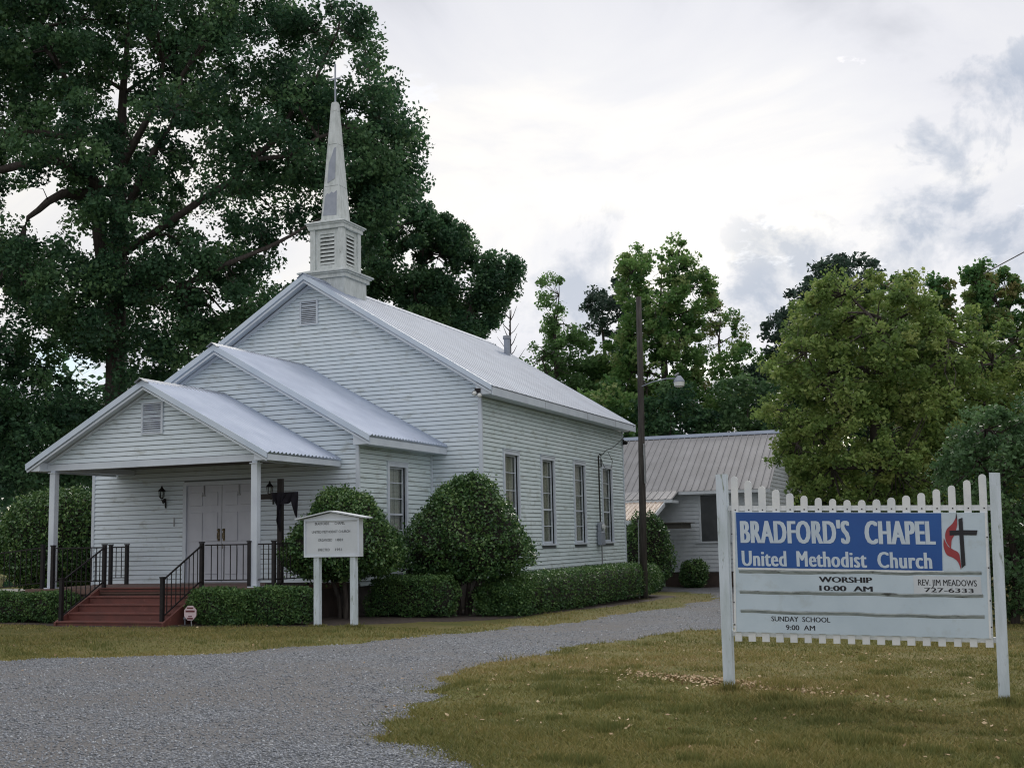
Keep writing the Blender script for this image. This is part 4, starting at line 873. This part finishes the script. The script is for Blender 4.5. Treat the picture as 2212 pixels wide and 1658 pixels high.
B().box((.55, AY-.40, AE-.12), (AX1+.27, AY-.37, AE-.025)).make('fascia', M['white'], rf)
# entry extension of the roof and the lower tan hood
ex = B().box((-6, AY-.45, 1.0), (-5.9, AY-.4, 1.1)).make('entry_roof', M['white'], an)
roof_slope(ex, M['roof2'], (-6, AY-1.25, AE-.28), (.56, AY-1.25, AE-.28), (-6, AY-.36, AE+.01), (.56, AY-.36, AE+.01), .232, .028, kind='rib')
B().box((-6, AY-1.27, AE-.40), (.56, AY-1.24, AE-.30)).box((.53, AY-1.239, AE-.40), (.56, AY-.38, AE-.31)).make('fascia', M['white'], ex)
roof_slope(ex, M['roof3'], (-4, AY-3.2, 1.28), (.28, AY-3.2, 1.28), (-4, AY-1.2, 1.90), (.28, AY-1.2, 1.90), .15, .02, kind='rib')
B().prism([(.285, AY-3.2, 1.27), (.285, AY-1.25, 1.89), (.285, AY-1.25, 1.74), (.285, AY-3.2, 1.12)], (.035, 0, 0)).make('rake_board', M['white'], ex)
B().box((-4, AY-3.22, 1.12), (.284, AY-3.19, 1.27)).make('fascia', M['white'], ex)
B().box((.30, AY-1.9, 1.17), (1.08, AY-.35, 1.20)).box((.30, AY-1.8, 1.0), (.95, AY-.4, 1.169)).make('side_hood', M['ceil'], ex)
B().box((-3.9, AY-2.6, -.9), (-.1, AY+.0, 1.1)).make('entry_wall', M['white'], an)
tag(B().box((4.75, 17.2, -1.2), (4.83, 17.28, 1.3)).make('gate_post', M['white']), label='thin white post beyond the right end of the annex', cat='post')

# ------------------------------------------------------------------ vegetation
def shrub(name, c, r, h0, h1, n, size, label, m, shape='egg', cat='shrub', stems=0, group=None, seed=1, lump=.19, base=None):
    """c=(x,y), r=(rx,ry), foliage between heights h0..h1"""
    rng = np.random.default_rng(seed); g0 = float(G(*c)) if base is None else base
    root = empty(name, (c[0], c[1], g0), label=label, cat=cat, group=group)
    def surf(d, lump_=lump):
        th = np.arctan2(d[:, 1], d[:, 0]); ph = d[:, 2]
        if shape in ('egg', 'egg2'):       # widest low, pointed top
            zz = np.where(ph > 0, ph, ph*.62); w = np.where(ph > 0, (1-np.clip(ph, 0, 1))**(.60 if shape == 'egg' else .48), np.sqrt(1-ph**2)**.8)
            zc = h0+(h1-h0)*.36; z = np.where(ph > 0, zc+(h1-zc)*ph, zc+(zc-h0)*ph); rad = w
            P = np.stack([np.cos(th)*rad*r[0], np.sin(th)*rad*r[1], z], 1)
        elif shape == 'dome':
            zc = h0+(h1-h0)*.45; w = np.sqrt(1-ph**2)**.75
            P = np.stack([np.cos(th)*w*r[0], np.sin(th)*w*r[1], np.where(ph > 0, zc+(h1-zc)*ph, zc+(zc-h0)*ph)], 1)
        else:                    # clipped block with rounded shoulders (superellipsoid)
            e = 5.0; s = (np.abs(d[:, 0])**e+np.abs(d[:, 1])**e+np.abs(d[:, 2])**3.2)**(-1/e); P = d*s[:, None]
            P[:, 2] = np.clip(P[:, 2], -1, 1)
            P = np.stack([P[:, 0]*r[0], P[:, 1]*r[1], (h0+h1)/2+P[:, 2]*(h1-h0)/2], 1)
        k = vnoise(P[:, 0]*1+P[:, 2]*.7+c[0], P[:, 1]*1-P[:, 2]*.6+c[1], 2.2, seed)-.5+.6*(vnoise(P[:, 0]+P[:, 2], P[:, 1]-P[:, 2], 6, seed+5)-.5)
        ctr = np.array([0, 0, (h0+h1)/2]); return ctr+(P-ctr)*(1+lump_*k*1.6)[:, None]
    if shape == 'block':
        q = rng.uniform(-1, 1, (n*2, 3)); ax = rng.choice(5, n*2, p=[.12*r[1]/(r[0]+r[1])+.05, .12*r[1]/(r[0]+r[1])+.05, *( [(1-.24*r[1]/(r[0]+r[1])-.10)/3]*3)])
        q[ax == 0, 0] = 1; q[ax == 1, 0] = -1; q[ax == 2, 1] = 1; q[ax == 3, 1] = -1; q[ax == 4, 2] = 1; d = q[:n]
    else:
        d = rng.normal(size=(n, 3)); d /= np.linalg.norm(d, axis=1)[:, None]
    P = surf(d); ctr = np.array([0, 0, (h0+h1)/2]); depth = 1-np.abs(rng.normal(0, .045, n))-.0*d[:, 2]
    if shape == 'block': depth = 1-np.abs(rng.normal(0, .03, n))
    sh_ = rng.random(n) < .07; depth[sh_] = 1+np.abs(rng.normal(0, .055 if shape != 'block' else .03, sh_.sum()))
    P = ctr+(P-ctr)*depth[:, None]+rng.normal(0, size*.35, (n, 3)); P += np.array([c[0], c[1], g0])
    V, F = leaves(P, size, .25, .6, .4, rng)
    k = np.clip(rng.normal(.45, .22, n)+.35*(vnoise(P[:, 0]+P[:, 2], P[:, 1], 3, seed+9)-.5)+(.10*d[:, 2]), 0, 1)
    fo = link('foliage', fast('foliage', V, F, m, k), root)
    # twiggy core so that nothing shows through
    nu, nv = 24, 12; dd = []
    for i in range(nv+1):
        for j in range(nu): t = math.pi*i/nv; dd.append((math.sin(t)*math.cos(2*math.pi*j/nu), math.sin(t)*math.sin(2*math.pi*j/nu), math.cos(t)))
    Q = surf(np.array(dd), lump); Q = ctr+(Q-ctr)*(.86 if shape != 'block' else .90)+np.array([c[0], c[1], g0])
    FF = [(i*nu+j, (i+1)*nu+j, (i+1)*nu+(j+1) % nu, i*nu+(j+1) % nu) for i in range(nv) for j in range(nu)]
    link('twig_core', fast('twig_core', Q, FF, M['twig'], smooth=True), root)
    for s in range(stems):
        a = s*2.4+seed; tp = (c[0]+math.cos(a)*r[0]*.35, c[1]+math.sin(a)*r[1]*.35, g0+h0+.35)
        B().tube([(c[0]+math.cos(a)*.10, c[1]+math.sin(a)*.08, g0-.1), (c[0]+math.cos(a)*.14, c[1]+math.sin(a)*.1, g0+h0*.5), tp], [.055, .045, .03], 7).make('stem', M['bark'], root)
    return root
shrub('round_shrub', (.46, -2.1), (1.27, 1.2), .62, 2.88, 26000, .064, 'egg shaped dark holly shrub at the front corner of the nave, on bare stems', M['holly'], 'egg', stems=5, seed=3)
shrub('round_shrub', (-.98, -4.35), (1.14, .98), .74, 2.40, 21000, .064, 'broad round holly shrub behind the white notice board', M['holly'], 'egg2', stems=4, seed=5)
shrub('round_shrub', (-10.6, -1.2), (1.6, 1.3), .50, 2.88, 26000, .080, 'large domed shrub at the left end of the chapel behind the ramp', M['holly'], 'dome', stems=3, seed=8, lump=.08)
H = 'clipped box hedges along the chapel'
shrub('clipped_hedge', (-2.28, -6.32), (.66, .33), .0, .60, 11000, .045, 'low clipped hedge right of the red steps beside the yard sign', M['boxleaf'], 'block', 'hedge', 0, H, 11)
shrub('clipped_hedge', (-1.16, -6.18), (.56, .33), .0, .64, 9000, .045, 'low clipped hedge left of the notice board posts', M['boxleaf'], 'block', 'hedge', 0, H, 12)
shrub('clipped_hedge', (-6.95, -6.12), (1.25, .32), .0, .56, 15000, .045, 'low clipped hedge left of the red steps under the ramp railing', M['boxleaf'], 'block', 'hedge', 0, H, 13)
shrub('clipped_hedge', (-9.6, -6.25), (1.25, .32), .0, .56, 9000, .045, 'low clipped hedge at the far left edge of the photo', M['boxleaf'], 'block', 'hedge', 0, H, 14)
shrub('clipped_hedge', (-.10, -3.35), (.80, .50), .0, .80, 14000, .045, 'dark rounded hedge between the notice board and the egg shaped shrub', M['boxleaf'], 'block', 'hedge', 0, H, 15)
shrub('clipped_hedge', (1.28, 3.1), (.58, 5.7), .0, .86, 52000, .048, 'long clipped hedge running along the windowed side wall', M['boxleaf'], 'block', 'hedge', 0, H, 16, lump=.05)
shrub('tall_shrub', (.25, 12.6), (.78, .7), .0, 2.38, 9000, .075, 'tall rounded shrub just beyond the rear corner of the chapel', M['holly'], 'dome', seed=21)
shrub('foundation_shrub', (1.05, 15.2), (.46, .40), .0, .92, 4000, .07, 'small dark bush against the annex wall below its window', M['holly'], 'dome', seed=22)

RV = Vector((RGT[0], RGT[1], 0)); FV = Vector((FWD[0], FWD[1], 0))
TREES = {
'oak':((-20.4,12.2),[(-9.5,27.3),(6.7,27.0),(6.4,22.7),(7.1,21.2),(8.2,21.8),(9.4,21.5),(10.0,20.5),(9.8,19.6),(8.9,19.2),(9.3,19.0),(10.8,18.6),(10.9,17.8),(11.4,16.9),(11.8,15.6),(11.5,14.6),(11.5,13.8),(10.8,13.1),(9.9,12.6),(9.4,11.5),(7.5,10.8),(5.7,9.3),(3.6,8.1),(1.7,6.5),(0.2,5.7),(-0.2,2.9),(-8.4,3.1)],[(-3.6,15.6,0.7),(-2.9,13.9,0.7),(-3.7,13.4,0.6),(-1.4,16.5,0.4),(-1.6,12.8,0.6),(-0.6,13.5,0.3),(1.3,17.1,0.6),(1.9,17.4,0.4),(0.3,17.5,0.3),(0.5,19.8,0.2),(7.1,11.9,0.6),(6.7,11.6,0.5),(7.5,11.3,0.4),(3.1,13.4,0.4),(3.5,14.1,0.3),(2.2,6.3,0.2),(-2.0,8.1,0.3),(-1.3,7.3,0.2),(0.1,7.6,0.2),(2.5,18.2,0.2),(5.0,13.2,0.2),(8.2,13.0,0.3),(7.5,19.5,0.4),(8.8,19.5,0.4),(5.6,20.8,0.3),(-0.0,13.9,0.3),(6.7,14.7,0.2)]),
'oak2':((-13.1,23.7),[(-2.7,13.4),(-2.0,14.5),(-1.0,15.2),(-0.3,15.4),(0.7,15.6),(1.8,15.0),(2.4,14.1),(2.3,13.6),(3.1,13.2),(4.2,13.3),(4.7,13.0),(4.3,12.2),(4.1,11.2),(3.4,10.8),(3.2,9.6),(3.1,8.6),(-0.8,8.7),(-2.9,10.4)],[(-2.1,10.8,0.3),(-1.4,11.2,0.4),(-0.6,13.3,0.3),(0.9,13.3,0.3),(2.1,12.4,0.3)]),
'slim':((-9.4,31.6),[(-0.6,13.6),(-0.1,13.9),(0.5,13.6),(0.9,13.0),(0.7,11.7),(1.0,11.3),(2.1,10.3),(2.3,7.3),(0.9,6.7),(-1.6,7.2),(-1.5,9.7),(-0.4,11.3),(-0.6,12.2)],[(-0.6,10.4,0.2),(1.5,9.9,0.3)]),
'dark1':((-8.0,35.4),[(-1.0,13.2),(-0.0,14.0),(1.1,14.2),(1.6,12.2),(1.4,7.9),(-1.4,7.4),(-0.6,10.8),(-1.0,12.0)],[(-0.2,10.3,0.3),(0.6,11.7,0.2)]),
'tulip':((-3.9,31.6),[(-2.0,12.7),(-1.7,14.4),(-0.6,14.6),(0.1,14.3),(0.5,14.9),(1.1,14.6),(1.3,14.0),(1.8,13.9),(2.6,13.0),(2.6,11.9),(1.8,11.2),(2.1,9.9),(1.6,8.6),(2.2,6.3),(-1.8,5.8),(-2.3,7.3),(-2.3,9.1),(-1.8,10.9)],[(1.5,12.1,0.3),(-0.2,12.2,0.2),(-0.8,9.1,0.2)]),
'thin':((-2.0,35.6),[(-1.3,12.3),(-0.2,12.9),(0.6,12.2),(1.3,11.3),(1.0,9.9),(2.1,8.9),(1.7,5.9),(-1.5,6.0),(-1.6,9.0),(-1.1,10.8)],[(0.0,10.3,0.4),(0.7,9.2,0.4),(-0.5,8.9,0.3),(1.1,8.0,0.2)]),
'pine':((3.7,32.5),[(-3.5,9.1),(-2.9,10.4),(-2.1,10.6),(-1.8,12.1),(-0.6,12.5),(-0.3,13.4),(0.4,13.6),(1.5,13.5),(2.5,13.3),(2.2,12.0),(1.8,8.1),(-0.9,5.2),(-3.4,5.1)],[(-2.8,9.1,0.2)]),
'maple':((7.6,9.3),[(-2.4,5.7),(-2.0,6.4),(-1.7,7.2),(-1.0,7.7),(-0.3,7.5),(0.1,7.8),(0.7,7.5),(1.1,7.6),(1.7,6.6),(2.5,5.6),(2.9,4.3),(2.9,2.7),(2.2,1.2),(1.2,0.7),(-1.3,0.8),(-2.0,1.5),(-2.2,2.3),(-2.8,2.8),(-2.5,3.5),(-3.1,4.2),(-2.5,4.6),(-2.9,5.2)],[]),
'olive2':((12.6,11.6),[(-3.2,5.4),(-2.6,6.9),(-2.2,5.9),(-1.7,7.0),(-1.1,6.1),(-.6,7.3),(-.1,6.2),(.4,7.4),(1.0,6.2),(1.6,7.3),(2.2,6.0),(3.2,5.6),(3.4,.6),(-3.2,.4),(-3.3,2.4)],[(-.2,5.0,.2)]),
'stems':((9.6,21.9),[(-2.4,9.2),(-2.1,10.2),(-1.3,10.4),(-1.0,9.9),(-0.4,10.4),(0.2,10.6),(0.6,10.0),(1.3,10.5),(2.1,10.5),(3.2,9.8),(4.4,9.4),(3.9,3.1),(-2.2,3.2)],[(1.7,7.5,0.5),(1.9,6.1,0.4),(-0.5,9.0,0.2),(0.6,8.8,0.2),(1.3,8.1,0.3)]),
'rdark':((10.7,-0.2),[(-1.2,1.3),(-1.0,2.4),(-0.5,3.1),(0.1,2.9),(0.8,3.2),(2.0,2.8),(1.7,-0.8),(-0.2,-0.8),(-0.6,-0.5),(-1.3,0.1)],[]),
}
def tree(key, name, label, m, thick, nc, per, lsize, cr, cat='tree', limbs=None, trunk_r=.35, seed=0, fork=.45, group=None, up=.12, spec=None, twigs=True, flat=.75, trunk=True, gaps=.0):
    base, poly, holes = spec or TREES[key]; rng = np.random.default_rng(seed+100)
    g0 = float(G(*base)); root = empty(name, (base[0], base[1], g0), label=label, cat=cat, group=group)
    pa = np.array(poly); s = []; lo, hi = pa.min(0), pa.max(0); mx = None
    sc = np.array([abs(hi-lo).max()])
    need = nc; pts = np.empty((0, 2))
    while len(pts) < need:
        q = rng.uniform(lo, hi, (need*3, 2)); k = inpoly(q[:, 0], q[:, 1], poly)
        q = q[k]
        for hx, hz, hr in holes: q = q[np.hypot(q[:, 0]-hx, q[:, 1]-hz) > hr+cr*.55]
        pts = np.r_[pts, q]
    pts = pts[:need]; dist = polydist(pts[:, 0], pts[:, 1], poly); dm = np.clip(dist/(.35*min(hi[0]-lo[0], hi[1]-lo[1])), 0, 1)
    # pull clumps in so that their leaves end at the outline
    dep = rng.uniform(-1, 1, need)*thick*np.sqrt(.12+.88*dm)
    C3 = np.array([base[0], base[1], 0])+pts[:, :1]*RGT+dep[:, None]*FWD; C3[:, 2] = pts[:, 1]
    crs = cr*rng.uniform(.55, 1.3, need); idx = np.repeat(np.arange(need), per); n = len(idx)
    off = rng.normal(size=(n, 3)); off /= np.linalg.norm(off, axis=1)[:, None]; off *= (rng.random(n)**.45)[:, None]; off[:, 2] *= flat
    P = C3[idx]+off*crs[idx][:, None]
    # keep daylight gaps open through the crown
    ls = (P-np.array([base[0], base[1], 0]))@RGT; kk = np.ones(n, bool)
    for hx, hz, hr in holes:
        rr = np.hypot(ls-hx, P[:, 2]-hz); kk &= ~((rr < hr*(.75+.5*vnoise(ls*3, P[:, 2]*3, 1.0, seed+3))))
    if gaps: kk &= ~(vnoise(ls*1.0+seed*7, P[:, 2]*1.0, 1.05, seed+31)*.6+vnoise(ls, P[:, 2], 2.6, seed+32)*.4 > 1-gaps)
    P = P[kk]; idx = idx[kk]; n = len(P)
    V, F = leaves(P, lsize, up, .65, .4, rng)
    ct = rng.normal(.47, .26, need); t = np.clip(ct[idx]+rng.normal(0, .16, n), 0, 1)
    link('foliage', fast('foliage', V, F, m, t), root)
    if not trunk: return root
    # wood
    zmin = lo[1]; ztop = lo[1]+(hi[1]-lo[1])*fork; b0 = Vector((base[0], base[1], g0-.3))
    wb = B(); tp = Vector((base[0], base[1], ztop))+RV*float((lo[0]+hi[0])/2*.15)
    top2 = Vector((base[0], base[1], hi[1]-(hi[1]-lo[1])*.18))+RV*float((lo[0]+hi[0])/2*.5)
    B().tube([b0, b0.lerp(tp, .5)+RV*.1, tp, tp.lerp(top2, .5)-RV*.12, top2], [trunk_r*1.15, trunk_r*.9, trunk_r*.7, trunk_r*.35, trunk_r*.08], 9).make('trunk', M['bark'], root, smooth=True)
    nodes = [np.array(tp), np.array(tp.lerp(top2, .5))]
    br = B()
    for L3 in (limbs or []):
        pp = [Vector((base[0], base[1], 0))+RV*q[0]+FV*q[2]+Vector((0, 0, q[1])) for q in L3['p']]; r_ = L3['r']; m_ = len(pp)
        fine = []
        for a, b_ in zip(pp[:-1], pp[1:]): fine += [a, a.lerp(b_, .5)+Vector(rng.normal(0, .10, 3).tolist())]
        fine.append(pp[-1]); rr = [r_*(1-.72*i/(len(fine)-1)) for i in range(len(fine))]
        br.tube([q[:] for q in fine], rr, 7); nodes += [np.array(q) for q in fine[1:]]
    k = min(need, max(6, need//(9 if need < 1000 else 16))); sel = rng.choice(need, k, replace=False)
    for i in sel:
        e = C3[i]; nd = min(nodes[:60], key=lambda q: np.linalg.norm(q-e)+abs(q[2]-e[2])*.2); nd = np.array(nd); Ld = np.linalg.norm(e-nd)
        
        if Ld > 4.2: continue
        mid = nd*.5+e*.5+np.array([0, 0, .10*Ld])+rng.normal(0, .05*Ld, 3); r_ = min(trunk_r*.3, .02*Ld+.02)
        br.tube([nd, mid, e], [r_, r_*.6, r_*.25], 5, caps=False); nodes.append(mid)
    if twigs:
        al = np.array(nodes)
        for i in range(need):
            e = C3[i]; j = np.argmin(np.linalg.norm(al-e, axis=1)); nd = al[j]
            if .05 < np.linalg.norm(nd-e) < 1.7: br.tube([nd, (nd+e)/2+rng.normal(0, .06, 3), e+rng.normal(0, cr*.3, 3)], [.022, .016, .008], 3, caps=False)
    if twigs: br.make('limbs', M['bark'], root, smooth=True)
    return root
OL = [dict(p=[(-.3, 11, 0), (-.3, 14.3, -1), (-1.6, 15.1, -2), (-2.6, 14.8, -2.4), (-3.5, 14.5, -2.6), (-4.3, 14.7, -3), (-5.4, 15.1, -3)], r=.26), dict(p=[(-.5, 14.1, -1), (-1.2, 13.8, -2), (-1.9, 13.0, -2.6), (-2.3, 12.3, -2.8)], r=.22),
      dict(p=[(-.3, 14.3, -1), (-.7, 15.9, -2), (-.8, 17.4, -2), (-1.5, 18.7, -2), (-2.3, 20.2, -2)], r=.20), dict(p=[(-.7, 15.9, -2), (-2.2, 16.0, -2.5), (-3.3, 15.9, -3), (-4.3, 15.7, -3)], r=.14),
      dict(p=[(0, 12.8, 0), (1.6, 14.2, -2), (2.8, 16.4, -2), (3.1, 18.2, -2)], r=.2), dict(p=[(-.3, 14.3, 0), (1.0, 15.9, -1), (1.9, 17.5, -1), (2.1, 19.2, -1)], r=.2),
      dict(p=[(0, 11.7, 0), (3.7, 13.3, -2), (5.7, 14.9, -2), (8.2, 15.7, -2), (10.3, 16.2, -1)], r=.16), dict(p=[(.1, 10.6, 0), (3.2, 10.2, -2), (6.4, 11.6, -2), (8.2, 12.6, -2)], r=.15),
      dict(p=[(5.7, 14.9, -2), (7.1, 17.2, -1), (8.2, 18.9, -1), (8.6, 19.8, -1), (8.9, 20.8, -1)], r=.12)]
tree('oak', 'oak_tree', 'huge dark green oak filling the sky behind and left of the chapel', M['oakleaf'], 5.5, 1900, 235, .165, .80, gaps=.25, limbs=OL, trunk_r=.42, seed=1, cat='tree')
tree('oak2', 'oak_tree', 'smaller oak behind the nave roof, its crown reaching right of the steeple', M['oakleaf'], 3.0, 380, 200, .165, .60, gaps=.28, trunk_r=.25, seed=2, limbs=[dict(p=[(-2.9, 12.9, 0), (-1.2, 12.2, 0), (.6, 11.6, 0), (2.4, 11.9, 0), (3.8, 12.4, 0)], r=.12)])
TG = 'trees beyond the annex'
tree('slim', 'slim_tree', 'pale green slim tree just right of the dead branches behind the nave roof', M['paleleaf'], 1.2, 120, 80, .16, .42, trunk_r=.15, seed=3, group=TG)
tree('dark1', 'pine_tree', 'dark grey green pine left of the tall bright tree', M['darkleaf'], 1.2, 110, 100, .16, .40, trunk_r=.13, seed=4, group=TG)
tree('tulip', 'tulip_tree', 'tall bright green tree behind the utility pole', M['tulipleaf'], 2.2, 420, 95, .17, .42, gaps=.25, trunk_r=.22, seed=5, group=TG)
tree('thin', 'sparse_tree', 'thin sparse tree with open crown right of the tall bright tree', M['stemleaf'], 1.6, 150, 75, .14, .34, trunk_r=.15, seed=6, group=TG)
tree('pine', 'pine_tree', 'dark pine rising behind the olive green tree', M['darkleaf'], 2.4, 300, 110, .18, .48, trunk_r=.28, seed=7, group=TG)
tree('maple', 'maple_tree', 'large olive green tree behind the road sign at the right end of the annex', M['mapleleaf'], 2.9, 860, 95, .115, .33, gaps=.16, trunk_r=.2, seed=8)
tree('olive2', 'maple_tree', 'second olive green tree filling the right edge above the bush', M['mapleleaf'], 1.8, 420, 95, .12, .34, gaps=.15, trunk_r=.15, seed=18)
# a screen of slender trees at right: every stem its own tree
stp_ = [(-2.1, 10.2), (-1.3, 10.4), (-.5, 10.3), (.2, 10.6), (.9, 10.0), (1.5, 10.5), (2.2, 10.5), (3.0, 9.9), (3.8, 9.6)]
wh = ['leftmost slender tree, half behind the olive tree', 'second slender tree from the left', 'third slender tree from the left', 'fourth slender tree from the left, the tallest', 'fifth slender tree from the left, a shorter one', 'sixth slender tree from the left', 'seventh slender tree from the left', 'eighth slender tree, at the right edge', 'last slender tree, mostly out of frame']
for i, (sx, zt_) in enumerate(stp_):
    rr = np.random.default_rng(50+i); w = .56
    b_ = Vector((9.6, 21.9, 0))+RV*sx+FV*float(rr.uniform(-1.5, 1.5))
    sp_ = ((b_.x, b_.y), [(-.10, zt_), (.15, zt_-.1), (w*.8, zt_-.9), (w*.7, zt_-1.9), (w*1.1, zt_-3.2), (w, 3), (-w, 3), (-w*1.1, zt_-3.4), (-w*.6, zt_-2.0), (-w*.8, zt_-.9)], [])
    tree(None, 'slender_tree', wh[i]+' in the row with bare lower stems', M['stemleaf'], .6, 85, 95, .155, .30, trunk_r=.09, seed=60+i, spec=sp_, group='row of slender trees at right', fork=.7)
tree('rdark', 'dark_shrub_tree', 'dark green leafy bush at the right edge behind the road sign', M['bluleaf'], 1.3, 300, 110, .085, .28, gaps=.12, trunk_r=.08, seed=9, cat='bush')
# dead tree behind the roof
dt = empty('dead_tree', (-10.6, 28.5, -1), label='bare dead tree beside the grey flue behind the nave roof', cat='tree')
db = B(); dp = Vector((-10.6, 28.5, 0)); db.tube([dp+Vector((0, 0, -1)), dp+Vector((0, 0, 6)), dp+Vector((.1, 0, 11.6))], [.14, .10, .03], 6)
db.make('trunk', M['bark'], dt)
tw = B()
for k in range(26):
    z = 6.2+k*.2; a = k*2.4; l = random.uniform(.5, 1.1); p = dp+Vector((.05, 0, z)); e = p+RV*math.cos(a)*l*.9+FV*math.sin(a)*l+Vector((0, 0, l*1.1)); tw.tube([p, p.lerp(e, .5)-Vector((0, 0, .08)), e], [.03, .02, .008], 4)
tw.make('branches', M['bark'], dt)
# lower trees that close the view behind the annex, each its own tree
lowt = [(-9.3, 33, 10.8, 1.5, 'paleleaf', 'light green mid height tree between the slim tree and the dark pine'), (-6.6, 33.5, 10.4, 1.5, 'tulipleaf', 'bright green mid height tree against the left side of the tallest tree'), (-.4, 33.0, 9.6, 1.6, 'tulipleaf', 'bright green mid height tree right of the utility lamp'), (1.6, 34.0, 9.4, 1.6, 'mapleleaf', 'yellow green mid height tree left of the dark pine'),
        (-10.2, 29, 7.6, 1.7, 'tulipleaf', 'green low tree left of the grey flue'), (-8.5, 27.5, 7.0, 1.7, 'darkleaf', 'dark low tree behind the flue and rear eave'), (-5.6, 27.0, 7.2, 1.7, 'tulipleaf', 'green low tree behind the rear eave of the nave'), (-2.6, 27.5, 7.2, 1.9, 'oakleaf', 'dark green tree behind the utility pole above the annex ridge'),
        (.6, 28.5, 7.4, 2.0, 'bluleaf', 'bluish green tree above the middle of the annex ridge'), (3.6, 28.0, 7.6, 2.0, 'oakleaf', 'dark green tree above the right end of the annex ridge'), (7.0, 27.0, 7.0, 2.2, 'darkleaf', 'dark tree behind the olive green tree'), (11.0, 24.5, 6.6, 2.4, 'oakleaf', 'dark tree behind the row of slender trees')]
for i, (x, y, h, w, mm, lb) in enumerate(lowt):
    po = [(-.5*w, h), (.2*w, h+.5), (.8*w, h-.4), (w*1.1, h-2), (w, h-4), (w*.9, -.5), (-w*.9, -.5), (-w, h-4), (-w*1.05, h-2.2), (-w*.8, h-.8)]
    tree(None, 'background_tree', lb, M[mm], 1.3, 170, 85, .19, .52, trunk_r=.18, seed=80+i, spec=((x, y), po, []), group=TG, twigs=False)
# distant woods all round the back: one mass
def woods():
    P = []; rng = np.random.default_rng(5)
    for k in range(220):
        a = math.radians(rng.uniform(18, 190)); R = rng.uniform(62, 82); cx, cy2 = CAM[0]+math.cos(a)*R, CAM[1]+math.sin(a)*R; h = rng.uniform(4.0, 6.5)*(1.9 if a > math.radians(128) else 1.0); n = 420
        d = rng.normal(size=(n, 3)); d /= np.linalg.norm(d, axis=1)[:, None]; d *= (rng.random(n)**.4)[:, None]
        P.append(np.stack([cx+d[:, 0]*3.4, cy2+d[:, 1]*3.4, -1+h*.5+d[:, 2]*h*.55], 1))
    P = np.concatenate(P); V, F = leaves(P, .48, .4, .7, .4, rng)
    link('distant_woods', fast('distant_woods', V, F, M['oakleaf'], np.clip(rng.normal(.4, .2, len(P)), 0, 1)), kind='stuff', label='distant line of dark green woods closing the view behind everything')
woods()
